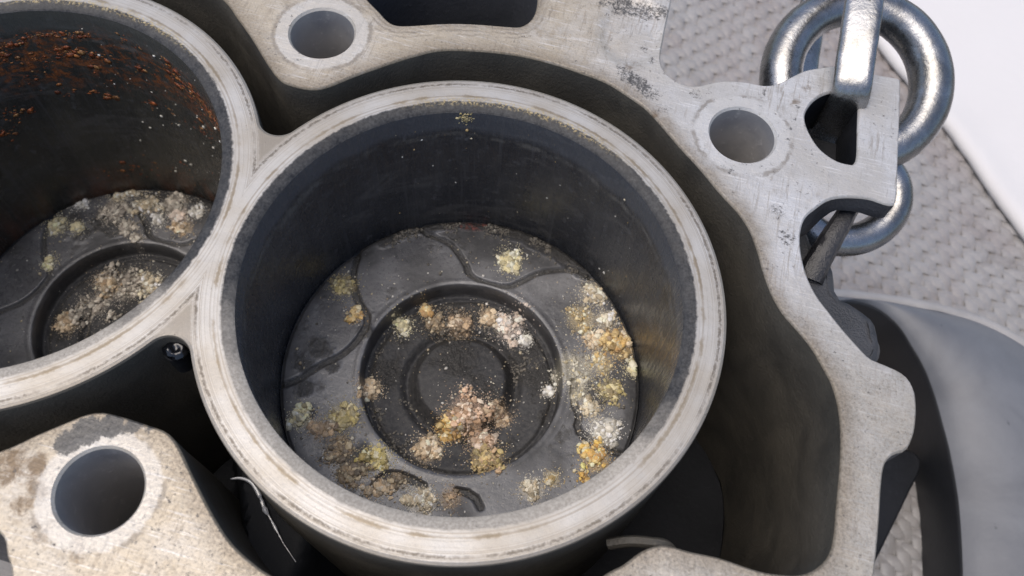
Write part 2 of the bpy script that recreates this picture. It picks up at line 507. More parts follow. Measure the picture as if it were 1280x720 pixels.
def steel_material():
    m = Mat('galvanised_steel')
    n0 = m.noise(.12, 6, .65, dist=.4); n1 = m.noise(1.4, 7, .7)
    c = m.mix(m.range(n0, .35, .7), (.32, .322, .33), (.20, .196, .19))
    c = m.mix(m.math('MULTIPLY', m.range(n1, .60, .78), .4), c, (.18, .175, .168))
    c = m.mix(m.math('MULTIPLY', m.range(m.noise(.5, 8, .7), .64, .68), .8), c, (.07, .065, .06))
    m.set(Base_Color=c, Metallic=.95, Roughness=m.range(n1, .3, .75, .20, .36))
    k = m.bump(n1, .4, .12)
    m.bump(n0, .3, .8, k)
    return m.m

def plastic_tape_material():
    m = Mat('woven_plastic_tape')
    oi = m.t.nodes.new('ShaderNodeObjectInfo')
    tc = m.t.nodes.new('ShaderNodeNewGeometry')
    mp = m.t.nodes.new('ShaderNodeMapping'); mp.inputs['Scale'].default_value = (1000,) * 3
    m.t.links.new(tc.outputs['Position'], mp.inputs[0])
    w = mp.outputs[0]
    n0 = m.noise(.016, 4, .6, co=w, dist=.5); n1 = m.noise(.35, 6, .7, co=w)
    c = m.mix(m.range(n0, .35, .65), (.275, .265, .258), (.245, .215, .203))
    c = m.mix(m.math('MULTIPLY', m.range(n1, .5, .75), .4), c, (.21, .195, .185))
    c = m.mix(m.math('MULTIPLY', oi.outputs['Random'], .22), c, (.42, .40, .39))
    dirt = m.math('MULTIPLY', m.range(m.noise(.03, 6, .7, co=w, dist=1.0), .50, .70), .55)
    c = m.mix(dirt, c, (.155, .138, .125))
    m.set(Base_Color=c, Roughness=.42)
    m.bump(m.noise(1.2, 4, .6, co=w), .3, .2)
    return m.m

def rubber_material(name, a, b, rough):
    m = Mat(name)
    n0 = m.noise(.035, 5, .6, dist=.6); n1 = m.noise(.8, 8, .7)
    c = m.mix(m.range(n0, .3, .7), a, b)
    c = m.mix(m.math('MULTIPLY', m.range(n1, .6, .75), .4), c, tuple(min(1, x * 1.35) for x in b))
    c = m.mix(m.math('MULTIPLY', m.range(m.noise(.22, 4), .70, .73), .6), c, tuple(x * .45 for x in a))
    m.set(Base_Color=c, Roughness=rough)
    k = m.bump(n1, .3, .12)
    m.bump(m.noise(.1, 3), .2, .8, k)
    return m.m

M_DECK = deck_material()
M_RING = ring_material()
M_JACKET = cast_material('jacket_casting', (.060, .056, .048), (.096, .086, .068), .6, 1.3, .35)
M_JDARK = cast_material('oily_and_shade_black', (.009, .010, .012), (.018, .019, .022), .6, .7, .25, spec=.12)  # black for oily casting, deep recesses and the slab standing for shadow
M_BODY = cast_material('rough_black_casting', (.028, .029, .033), (.055, .057, .064), .42, 1.6, .7)
M_POCKET = cast_material('dark_casting', (.055, .058, .066), (.075, .078, .086), .6, .7, .25, spec=.15)
M_RIB = cast_material('painted_black_rib', (.010, .010, .012), (.02, .02, .023), .24, 1.4, .3)
M_HOLE = cast_material('bolt_hole_bore', (.30, .30, .31), (.44, .42, .40), .42, .5, .12, metal=.25)
M_BORE = bore_material('oily_black_bore', (.022, .024, .029), (.044, .046, .050), False)
M_BORE_L = bore_material('rusty_oily_bore', (.032, .033, .030), (.060, .058, .047), True)
M_CROWN = crown_material()
M_DEP = deposit_material()
M_STEEL = steel_material()
M_RUST = rust_material()
M_TAPE = plastic_tape_material()
M_RUBBER = rubber_material('dusty_grey_rubber', (.108, .112, .124), (.148, .153, .165), .46)
M_RUBEDGE = rubber_material('pale_rubber_edge', (.25, .243, .24), (.36, .345, .335), .6)
M_RUBSHADE = rubber_material('shaded_black_rubber', (.017, .0175, .02), (.026, .0265, .029), .5)  # same rubber as the top, with the inner side's shade in its colour

# ================================================================== setting
def make_ground():
    m = Mat('packed_ground')
    n = m.noise(.05, 6, .6)
    m.set(Base_Color=m.mix(n, (.20, .19, .18), (.30, .285, .27)), Roughness=.9)
    m.bump(m.noise(.4, 5), .4, .8)
    V = [(-1500, -1500, -156), (1500, -1500, -156), (1500, 1500, -156), (-1500, 1500, -156)]
    tag(link('ground', V, [(0, 1, 2, 3)], m.m, smooth=False), kind='structure')
make_ground()

ZB = -150.0
def make_woven_sheet():
    root = thing('woven_sheet', None, None, (0, 0, ZB), kind='structure')
    pitch = 5.6; half = pitch * .495
    def tape(n, phase, name):
        """one ribbon along +X, n crossings, going over and under"""
        xs = np.arange(0, n + .001, .125)
        z = .5 * np.tanh(1.8 * np.cos(math.pi * (xs + phase))) / math.tanh(1.8)
        w = half * (1 - .05 * np.cos(2 * math.pi * xs))
        rows = []
        for t, dz in ((-1, -.5), (-.82, -.04), (0, .14), (.82, -.04), (1, -.5)):
            rows.append(np.c_[xs * pitch, t * w, z + dz])
        V = np.vstack(rows); L = len(xs); F = []
        for r in range(4):
            for i in range(L - 1):
                F.append((r * L + i, r * L + i + 1, (r + 1) * L + i + 1, (r + 1) * L + i))
        o = link(name, V, F, M_TAPE, root, sharp=0)
        return o
    link('backing_film', [(-5, -60, -.95), (260, -60, -.95), (260, 380, -.95), (-5, 380, -.95)], [(0, 1, 2, 3)], M_TAPE, root, smooth=False)
    nx, ny = 42, 72
    x0, y0 = 10.0, -45.0
    rot = math.radians(3.0)
    first = {}
    R = Matrix.Rotation(rot, 4, 'Z')
    for i in range(ny):                       # weft, along X
        k = ('weft', i % 2)
        if k not in first:
            first[k] = o = tape(nx, i % 2, 'weft_tape')
        else:
            o = first[k].copy(); COL.objects.link(o); o.parent = root
        o.matrix_local = R @ Matrix.Translation(Vector((x0, y0 + (i + .5) * pitch, random.uniform(-.12, .12))) * S) @ Matrix.Rotation(random.gauss(0, .0012), 4, 'Z')
    for j in range(nx):                       # warp, along Y
        k = ('warp', j % 2)
        if k not in first:
            first[k] = o = tape(ny, (j + 1) % 2, 'warp_tape')
        else:
            o = first[k].copy(); COL.objects.link(o); o.parent = root
        o.matrix_local = R @ Matrix.Translation(Vector((x0 + (j + .5) * pitch, y0, random.uniform(-.12, .12))) * S) @ Matrix.Rotation(math.pi / 2 + random.gauss(0, .0012), 4, 'Z')
make_woven_sheet()

# ================================================================== engine block
JACK = [[-70.4,-53.8],[-65.7,-49.4],[-61.8,-45.9],[-59.2,-43.7],[-56.5,-42.5],[-52.6,-42.3],[-47.9,-42.5],[-43.8,-42.9],[-40.6,-44.8],[-36.0,-49.1],[-29.8,-54.6],[-24.7,-58.3],[-19.2,-60.7],[-16.3,-61.5],[-6.7,-63.9],[7.6,-64.4],[20.7,-61.6],[31.7,-55.2],[38.9,-46.7],[41.9,-44.0],[44.6,-40.9],[47.1,-39.2],[49.4,-38.6],[53.1,-38.6],[58.4,-38.3],[65.2,-38.7],[69.9,-38.2],[73.1,-37.3],[75.7,-35.4],[77.5,-32.6],[78.1,-29.1],[78.1,-23.1],[78.1,-15.4],[77.7,-9.1],[76.7,-3.9],[75.1,0.3],[73.2,3.2],[70.5,6.9],[67.3,10.0],[64.1,12.8],[61.7,15.9],[59.9,19.2],[58.4,22.6],[57.0,26.2],[54.8,30.6],[51.7,34.4],[47.1,38.3],[41.9,43.3],[36.6,47.8],[31.6,52.4],[27.3,56.0],[22.0,58.7],[16.9,60.8],[10.6,61.8],[4.2,62.5],[-3.1,62.6],[-10.2,61.7],[-17.0,60.2],[-22.8,58.2],[-27.9,54.7],[-33.2,50.3],[-39.0,45.0],[-43.2,40.8],[-46.4,39.0],[-51.0,38.7],[-54.1,39.4],[-58.3,42.7],[-64.6,48.8],[-70.6,54.0],[-75.2,57.8],
        [-84,62],[-100,64],[-118,62],[-136,54],[-152,42],[-161,26],[-165,8],[-165,-10],[-160,-30],[-150,-46],[-134,-58],[-116,-65],[-98,-66],[-82,-62]]
OUTER = [[27.3,90.6],[27.4,85.2],[27.6,78.6],[27.9,72.2],[29.1,68.8],[31.0,66.9],[34.0,65.6],[37.4,65.9],[40.9,68.1],[44.4,69.7],[48.5,70.6],[52.8,70.9],[55.9,72.4],[59.0,75.6],[61.9,78.4],[65.2,80.3],[68.9,82.0],[73.7,82.4],[79.8,82.4],[83.6,82.7],[84.4,81.9],[84.8,72.5],[85.0,63.1],[85.3,50.8],[85.1,46.8],[84.5,46.0],[82.6,45.9],[79.0,46.2],[73.8,45.0],[70.4,43.1],[68.1,40.3],[66.1,37.2],[65.5,33.2],[65.9,29.3],[66.9,25.6],[68.1,22.6],[70.4,18.9],[73.2,15.9],[76.4,12.7],[79.9,9.6],[82.0,8.0],[84.9,7.4],[88.1,6.7],[90.1,5.4],[91.3,3.1],[91.7,0.7],[91.8,-1.8],[91.5,-5.7],[90.2,-9.2],[87.8,-10.8],[86.4,-13.1],[86.0,-16.8],[86.0,-23.5],[85.9,-29.4],[85.7,-34.2],
         [85.5,-48],[82,-62],[74,-72],[60,-78],[40,-82],[10,-84],[-20,-84],[-44,-84],[-54,-80],[-57.9,-72.7],[-60.3,-70.0],[-63.1,-67.0],[-70,-66],[-90,-72],[-120,-76],[-160,-70],[-182,-50],[-186,0],[-182,60],[-160,92],[-110,104],[-60,108],[0,108],[20,104],[26,98]]
POCKET = [[-43.1,68.1],[-39.2,65.3],[-37.3,63.8],[-34.9,62.7],[-31.6,63.4],[-23.7,66.6],[-17.0,68.6],[-8.0,70.5],[-5.9,71.3],[-4.4,73.5],[-3.8,76.6],[-4.2,80.5],[-5.5,86],[-8,91],[-14,94],[-24,93],[-36,89],[-44,83],[-47,76],[-45.6,70.8]]
DHOLE = [[75.0,72.4],[75.4,64.9],[75.8,56.9],[75.2,54.6],[74.3,54.2],[71.2,54.4],[67.4,56.6],[64.4,60.8],[63.2,64.7],[63.9,68.0],[65.5,70.9],[67.8,73.1],[70.5,74.4],[73.1,75.0],[74.6,74.2]]
HOLES = [(-49.9, 55.2, 7.4), (49.9, 55.2, 7.4), (-50.6, -55.75, 7.65), (50.2, -55.5, 7.4)]

block = thing('engine_block', 'bare aluminium engine block with open deck, two bores and grimy machined face', 'engine block', (0, 0, -146))
Z0 = 146.0     # block root sits at its base: children are raised by this

def bl(name, V, F, mat, **k):
    return link(name, V, F, mat, block, loc=(0, 0, Z0), **k)

outer = ccw(resample(OUTER, 1.2))
jack = ccw(resample(JACK, 1.2))
pocket = ccw(resample(POCKET, 1.0))
dhole = ccw(resample(DHOLE, .8))
bolt = [circle(x, y, r, 56) for x, y, r in HOLES]

def blob(P, items):
    d = np.zeros(len(P))
    for x, y, r, s in items:
        d = np.maximum(d, s * sstep(1.5, .35, np.hypot(P[:, 0] - x, P[:, 1] - y) / r))
    return d

def make_deck():
    e = .42
    to = offset(outer, e)
    th = [offset(h, -e) for h in (jack, pocket, dhole)] + [circle(x, y, r + .45, 56) for x, y, r in HOLES]
    v, f = cap(to, th, 1.3)
    # gentle unevenness of the face, and the cast pad beside the chain pocket that lies a little lower
    z = .10 * vnoise(v, .12, 3, 3)
    dpad = np.hypot((v[:, 0] - 20) / 8.0, (v[:, 1] - 78) / 11.0)
    z = z - .9 * sstep(1.05, .8, dpad)
    de = np.minimum(seg_dist(v, jack), seg_dist(v, pocket))
    z = np.where(np.minimum(de, seg_dist(v, outer)) < e * 1.2, 0, z)
    P3 = np.c_[v, z]
    # chamfers round every edge
    parts = [(P3, f)]
    parts.append(wall([ring3(to, 0), ring3(offset(outer, .12), -.25), ring3(outer, -.65)]))
    for h in (jack, pocket, dhole):
        parts.append(wall([ring3(offset(h, -e), 0), ring3(offset(h, -.12), -.22), ring3(h, -.6)], flip=True))
    for (x, y, r), b in zip(HOLES, bolt):
        parts.append(wall([ring3(circle(x, y, r + .45, 56), 0), ring3(b, -.6)], flip=True))
    V, F = merge(*parts)
    xy = V[:, :2]
    edge = np.minimum(seg_dist(xy, jack), seg_dist(xy, pocket) + 1.2)
    grime = blob(xy, [(-59.9, -49.5, 2.6, 1.0), (-57.4, -46.4, 3.0, 1.1), (-53.8, -44.4, 2.6, 1.1), (-50.0, -43.3, 1.9, 1.0), (-47, -43, 1.1, .9),
                      (21.0, 64.4, 3.2, .56), (23.4, 63.2, 2.8, .66), (25.6, 61.8, 2.6, .64), (28.0, 60.3, 3.0, .54), (19.0, 65.8, 1.6, .55), (31, 57, 2.2, .5),
                      (11.5, 84.8, 2.6, .55), (16.5, 85.6, 4.6, .60), (21.5, 85.8, 4.6, .56), (25.3, 86.0, 3.2, .62),
                      (61.3, 62.9, 1.3, .6), (60.6, 60.3, 1.2, .6), (61.0, 66.6, 1.4, .55), (60.0, 57, 1.2, .6), (65, 74.4, 1.4, .5),
                      (50.3, 28.8, 1.6, .56), (52.4, 31.8, 1.5, .56), (48.5, 44.5, 1.6, .58), (46.6, 45.6, 1.2, .58), (62.6, 31.0, 3.2, .52), (60, 37, 3.0, .5),
                      (38.1, 63.4, 2.2, .54), (53, 68.5, 1.5, .52), (24, 74, 2.4, .5), (26.3, 70, 1.8, .55), (13, 69, 1.6, .5), (55, 47, 1.0, .6)])
    brown = blob(xy, [(-67.9, -56.2, 4.5, .75), (-62.9, -55.0, 3.4, .8), (-60.4, -58.4, 3.0, .75), (-61.5, -61.5, 3.0, .6), (-57, -64, 3.4, .62), (-49, -65.5, 4, .5),
                      (-33, 55, 4, .35), (22, 68, 4, .5), (30, 55, 3.5, .45), (60.8, 68, 2.4, .5), (62.6, 73, 2.0, .45), (79, -6, 5, .25), (-62, 46, 4, .3), (68, 72, 5, .2)])
    warm = np.clip(sstep(34, 4, xy[:, 0]) + .75 * sstep(14, -8, xy[:, 1]), 0, 1)
    tarn = np.clip(sstep(24, 2, xy[:, 1]) * sstep(54, 68, xy[:, 0]) + sstep(34, 42, xy[:, 0]) * sstep(-30, -36, xy[:, 1]), 0, 1)
    return bl('deck_face', V, F, M_DECK, sharp=50, attrs=dict(edge=edge, grime=grime, brown=brown, warm=warm, tarnish=tarn, pk=seg_dist(xy, pocket)))
make_deck()

R_B, R_O, LX = 45.0, 53.7, 100.4
def bank_outline():
    rf = 4.5
    yc = math.sqrt((R_O + rf) ** 2 - (LX / 2) ** 2); a = math.atan2(yc, LX / 2)
    pts = []
    # main circle from the upper valley clockwise... built ccw: main circle, upper fillet, left circle, lower fillet
    t0 = -(math.pi - a); t1 = math.pi - a
    n = 200
    for t in np.linspace(t0, t1, n): pts.append((R_O * math.cos(t), R_O * math.sin(t)))
    cx, cy = -LX / 2, yc
    b0, b1 = -a, -(math.pi - a)
    for t in np.linspace(b0, b1, 18)[1:-1]: pts.append((cx + rf * math.cos(t), cy + rf * math.sin(t)))
    for t in np.linspace(a, 2 * math.pi - a, n): pts.append((-LX + R_O * math.cos(t), R_O * math.sin(t)))
    for t in np.linspace(math.pi - a, a, 18)[1:-1]: pts.append((cx + rf * math.cos(t), -cy + rf * math.sin(t)))
    return ccw(np.array(pts))

def walls_down():
    # walls of the water jacket (outer side), slightly drafted inwards with depth
    zs = (-.6, -4, -12, -28, -50, -78)
    rings = [ring3(offset(jack, .9 * (abs(z) / 78)), z) for z in zs]
    V, F = wall(rings, flip=True)
    V[:, :2] += .25 * np.c_[vnoise(V, .12, 5, 2), vnoise(V, .12, 6, 2)] * sstep(1, 6, -V[:, 2])[:, None]
    bl('jacket_wall', V, F, M_JACKET)
    v, f = cap(offset(jack, .9), [offset(bank_outline(), .6)], 6)
    bl('jacket_floor', np.c_[v, -78 + 1.2 * vnoise(v, .06, 8, 2)], f, M_JDARK)
    V, F = wall([ring3(pocket, -.6), ring3(pocket, -10), ring3(offset(pocket, .8), -60)], flip=True)
    v, f = cap(offset(pocket, .8), [], 6)
    V, F = merge((V, F), (np.c_[v, np.full(len(v), -60.)], f))
    bl('chain_pocket', V, F, M_POCKET)
    V, F = wall([ring3(dhole, -.6), ring3(dhole, -3), ring3(dhole, -14)], flip=True)
    fl = dhole[dhole[:, 1] < 70.6]
    v, f = cap(ccw(offset(fl, -.1)), [], 3)
    V, F = merge((V, F), (np.c_[v, np.full(len(v), -13.2)], f))
    bl('lug_opening', V, F, M_JDARK)
    for (x, y, r), b in zip(HOLES, bolt):
        c = b - [x, y]
        V, F = wall([ring3(c, -.6), ring3(c, -5), ring3(c, -16), ring3(c, -70)], flip=True)
        n = len(V); V = np.vstack([V, [[0, 0, -73]]])
        F = F + [(n - 56 + (i + 1) % 56, n, n - 56 + i) for i in range(56)][::-1]
        F = [t[::-1] if len(t) == 3 else t for t in F]
        link('bolt_hole', V, F, M_HOLE, block, loc=(x, y, Z0))
    # outer skirt: thin under the lifting lug, deep elsewhere
    x, y = outer[:, 0], outer[:, 1]
    lug = (x > 53) & (y > 43.5)
    dep = np.where(lug, -6.5, -30.0)
    for _ in range(3):
        dep = (np.roll(dep, 1) + dep + np.roll(dep, -1)) / 3
    lip = offset(outer, 1.1)
    V, F = wall([ring3(outer, -.65), ring3(outer, dep * .5), ring3(outer, dep + .8), ring3(offset(outer, .5), dep), ring3(lip, dep - .05)])
    V += .22 * np.c_[vnoise(V, .5, 11, 2), vnoise(V, .5, 12, 2), np.zeros(len(V))] * sstep(1.2, 3, -V[:, 2])[:, None]
    bl('outer_wall', V, F, M_BODY)
    # underside of the lifting lug
    lugp = ccw(np.array([p for p in resample(OUTER, 1.2) if p[0] > 53 and p[1] > 44]))
    lugp = np.vstack([lugp])
    v, f = cap(offset(lugp, .9), [offset(dhole, -.05)], 3)
    bl('lug_underside', np.c_[v, np.full(len(v), -6.55)], [t[::-1] for t in f], M_BODY)
walls_down()

# lower casting that shows past the deck on the right, rough and black
BODY = [[54,70],[62,66],[66.5,56],[69,48.5],[71.5,45.2],[74.8,40.1],[78.0,37.8],[79.4,33.8],[80.2,30.4],[83.7,28.8],[88.4,26.5],[90.5,21.9],[91.0,17.5],[88.6,12.0],[84.5,7],[83.5,0],[82.5,-12],[82,-30],[80,-60],[60,-74],[0,-80],[-54,-78],[-64,-62],[-120,-70],[-176,-48],[-180,0],[-176,60],[-104,100],[-54,103],[0,103],[20,98],[23,88],[24,74],[27,66],[36,62],[46,67]]
def make_body():
    b = ccw(resample(BODY, 1.6))
    rings = []
    for z, o in ((-15.2, 2.6), (-15.6, 1.2), (-17.2, .2), (-21, 0), (-40, .8), (-70, 1.5), (-100, 2), (-130, 2), (-145.8, 2)):
        r = offset(b, o)
        rings.append(ring3(r, z))
    V, F = wall(rings)
    N = np.c_[vnoise(V, .35, 21, 4, .65), vnoise(V, .35, 22, 4, .65), vnoise(V, .35, 23, 4, .65)]
    V = V + N * .7
    bl('crankcase', V, F, M_BODY, sharp=0)
    # web joining the crankcase to the deck, seen in the notch under the lug: top face of the casting between deck skirt and jacket
    lip = offset(b, 2.6)
    inn = offset(jack, -1.6)
    k = np.array([p for p in lip])
    v, f = cap(k, [inn, offset(pocket, -1.0)] + [circle(x, y, r + 1.0, 40) for x, y, r in HOLES if (x, y) != (50.2, -55.5)], 2.2)
    z = -15.2 + .5 * vnoise(v, .35, 24, 4, .65)
    bl('casting_shelf', np.c_[v, z], f, M_BODY, sharp=0)
    # oblique rib under the lug
    pth = resample([[80.2, 54.0, -9.5], [78.2, 48.4, -10.2], [76.4, 43.0, -11.8], [74.6, 37.4, -14.4], [73.4, 32.8, -17.0]], 1.0, closed=False)
    V, F = tube(pth, np.linspace(1.9, 3.2, len(pth)), 14, squash=(1, 1.2, 3))
    V = V + .18 * np.c_[vnoise(V, .8, 31, 2), vnoise(V, .8, 32, 2), vnoise(V, .8, 33, 2)]
    bl('rib', V, F, M_RIB)
    # black rail at the foot of the block, added at right in place of its shadow on the sheet
    slab = ccw(resample([[120, -60], [131, -30], [136.5, -8], [143.5, 6.2], [149.2, 20.8], [154.0, 33.6], [157.6, 43.6], [156.3, 48.3], [149, 49], [131, 44], [100, 36], [78, 30], [76, -20], [90, -60]], 2))
    v, f = cap(offset(slab, .8), [], 5)
    V, F = merge((np.c_[v, np.full(len(v), -139.)], f), wall([ring3(offset(slab, .8), -139), ring3(slab, -139.8), ring3(slab, -145.6)]))
    bl('shadow_slab', V, F, M_JDARK)
make_body()

# ---- cylinder bank: two siamesed liners
def make_bank():
    ol = bank_outline()
    top_o = offset(ol, .7)
    n = 220
    hi = [circle(0, 0, R_B + 2.3, n), circle(-LX, 0, R_B + 2.3, n)]
    v, f = cap(top_o, hi, 1.1)
    z = .05 * vnoise(v, .2, 41, 2)
    rr = np.minimum(np.hypot(v[:, 0], v[:, 1]), np.hypot(v[:, 0] + LX, v[:, 1]))
    z = np.where((rr < R_B + 2.35) | (seg_dist(v, top_o) < .05), 0, z)
    parts = [(np.c_[v, z], f), wall([ring3(top_o, 0), ring3(offset(ol, .15), -.25), ring3(ol, -.9)])]
    for cx in (0, -LX):
        parts.append(wall([ring3(circle(cx, 0, R_B + 2.3, n), 0), ring3(circle(cx, 0, R_B + 1.3, n), -.28), ring3(circle(cx, 0, R_B + .35, n), -.72), ring3(circle(cx, 0, R_B, n), -1.05)], flip=True))
    V, F = merge(*parts)
    bl('cylinder_bank_face', V, F, M_RING, sharp=25)
    V, F = wall([ring3(ol, -.9), ring3(ol, -6), ring3(offset(ol, -.3), -30), ring3(offset(ol, -.8), -78)])
    V[:, :2] += .15 * np.c_[vnoise(V, .15, 45, 2), vnoise(V, .15, 46, 2)] * sstep(1, 6, -V[:, 2])[:, None]
    bl('cylinder_bank_wall', V, F, M_JACKET)
    for cx, mm, seed in ((0, M_BORE, 51), (-LX, M_BORE_L, 52)):
        zs = [-1.05, -1.6, -4, -8, -14, -22, -32, -44, -58, -74, -100]
        V, F = wall([ring3(circle(0, 0, R_B + (.05 if z > -1.2 else 0), n), z) for z in zs], flip=True)
        link('bore_wall', V, F, mm, block, loc=(cx, 0, Z0))
make_bank()

# ---- small features inside the water jacket
def make_jacket_bits():
    # oily ledge low in the jacket at lower left, under the modelled glint strip
    led = ccw(resample([[-58, -40], [-50, -46], [-40, -51], [-30, -60], [-20, -66], [-4, -69], [6, -68], [8, -50], [-6, -50], [-20, -46], [-30, -40], [-40, -32], [-52, -28]], 1.0))
    v, f = cap(offset(led, .8), [], 1.2)
    z = -30 + .5 * vnoise(v, .18, 61, 3) - 40 * sstep(-36, -48, v[:, 0] + .5 * v[:, 1] + 21) - 34 * sstep(-20, -6, v[:, 0])
    V, F = np.c_[v, z], f
    bl('oily_ledge', V, F, M_JDARK)
    # rib stub at the lower right of the bank
    V, F = tube(resample([[40.8, -37.6, -16.5], [44.2, -36.5, -14.6], [48, -35.8, -14.4], [51.0, -35.4, -15], [53.4, -36.4, -18]], .8, closed=False), 1.1, 12, squash=(1, 1.5, 3))
    bl('web_edge', V, F, M_JACKET)
    # oil gallery nipple in the valley between the liners
    bm = bmesh.new(); bmesh.ops.create_icosphere(bm, subdivisions=4, radius=1)
    bm.verts.index_update(); V = np.array([v_.co[:] for v_ in bm.verts]); F = [tuple(v_.index for v_ in f_.verts) for f_ in bm.faces]; bm.free()
    V = V * (1 + .28 * vnoise(V, 1.4, 65, 2))[:, None] * np.array([2.5, 2.0, 1.5])
    V[:, 2] -= .9 * np.exp(-((V[:, 0] - .3) ** 2 + (V[:, 1] - .2) ** 2) / 1.1) * (V[:, 2] > 0)
    V = V + np.array([-51.0, -26.4, -4.4])
    m = Mat('wet_black_oil')
    m.set(Base_Color=(.004, .0045, .006), Roughness=.12, Specular_IOR_Level=.6)
    bl('oil_blob', V, F, m.m)
    V, F = tube([[-51.3, -26.3, -5.4], [-51.3, -26.2, -12]], 2.0, 20)
    bl('gallery_plug', V, F, M_JDARK)
    return m.m
M_WET = make_jacket_bits()

def make_glint():  # thin pale strip: the oil's glint built as a shape
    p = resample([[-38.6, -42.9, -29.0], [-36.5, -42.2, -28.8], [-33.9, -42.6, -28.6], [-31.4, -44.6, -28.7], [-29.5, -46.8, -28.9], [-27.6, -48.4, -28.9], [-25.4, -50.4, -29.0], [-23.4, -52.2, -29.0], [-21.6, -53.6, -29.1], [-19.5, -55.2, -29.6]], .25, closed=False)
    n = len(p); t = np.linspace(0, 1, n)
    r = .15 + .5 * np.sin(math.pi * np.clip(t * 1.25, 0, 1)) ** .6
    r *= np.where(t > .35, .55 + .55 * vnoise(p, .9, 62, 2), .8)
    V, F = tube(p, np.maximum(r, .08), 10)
    m = Mat('painted_oil_glint')
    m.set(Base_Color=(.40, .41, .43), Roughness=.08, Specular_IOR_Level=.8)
    tag(link('glint_strip', V, F, m.m), 'thin pale strip shaped as an oil glint on the black ledge at lower left of main liner', 'sealant bead')
make_glint()

# ================================================================== pistons
C1 = np.array([[-24,40],[-21.8,37.3],[-19.6,36.6],[-13.4,35.4],[-8.0,31.0],[-5.7,27.9],[-1.6,26.9],[4.6,27.2],[7.8,29.7],[11.8,33.6],[17.6,36.3],[21.7,36.8],[25,36]])
C2 = np.array([[-38,26.5],[-36.2,25.6],[-35.1,18.7],[-31.7,12.6],[-27.6,8.4],[-27.9,2.8],[-30.3,-2.5],[-34.7,-7.1],[-38.0,-11.2],[-40.2,-13.5],[-43,-15]])
C3 = np.array([[-12.2,-32.5],[-11.5,-30.6],[-9.8,-28.7],[-6.7,-28.2],[-3.9,-28.6],[-0.9,-29.2]])
C4 = np.array([[7,-28.2],[9.4,-28.0],[12.1,-29.0],[13.4,-30.6]])
C5 = np.array([[27.6,6.0],[29.0,0.5],[30.9,-2.4],[31.2,-5.7],[34.3,-7.6],[39,-9],[43,-9]])

PAL = dict(olive=[(.36, .29, .10), (.46, .38, .17), (.20, .15, .06), (.55, .48, .28)],
           gold=[(.55, .34, .09), (.62, .44, .18), (.40, .22, .06), (.66, .56, .34)],
           goldpale=[(.58, .47, .25), (.66, .60, .45), (.50, .34, .12)],
           pale=[(.68, .61, .38), (.62, .54, .30), (.72, .68, .52)],
           cream=[(.66, .60, .47), (.58, .49, .34), (.72, .69, .60), (.42, .34, .22)],
           white=[(.66, .64, .58), (.58, .55, .48), (.72, .71, .67)],
           tan=[(.52, .39, .24), (.60, .47, .31), (.36, .24, .13), (.64, .55, .42)],
           glass=[(.50, .48, .40), (.40, .37, .29), (.60, .57, .48), (.52, .44, .26)],
           amber=[(.66, .38, .07), (.70, .50, .18), (.50, .26, .05), (.68, .60, .40)],
           pinktan=[(.60, .43, .32), (.52, .34, .22), (.66, .53, .42), (.34, .20, .11)],
           pinkwhite=[(.68, .57, .49), (.60, .48, .39), (.72, .66, .60)],
           brown=[(.30, .20, .11), (.42, .29, .17), (.18, .11, .06), (.54, .44, .32)],
           darkbrown=[(.15, .10, .05), (.25, .17, .09), (.09, .06, .035), (.40, .32, .20)],
           olivegold=[(.38, .29, .10), (.55, .40, .16), (.46, .30, .16), (.24, .17, .07)],
           yellow=[(.52, .42, .12), (.62, .52, .22), (.36, .27, .08), (.66, .60, .40)],
           greytan=[(.34, .30, .25), (.46, .41, .34), (.22, .19, .16), (.56, .52, .44)])

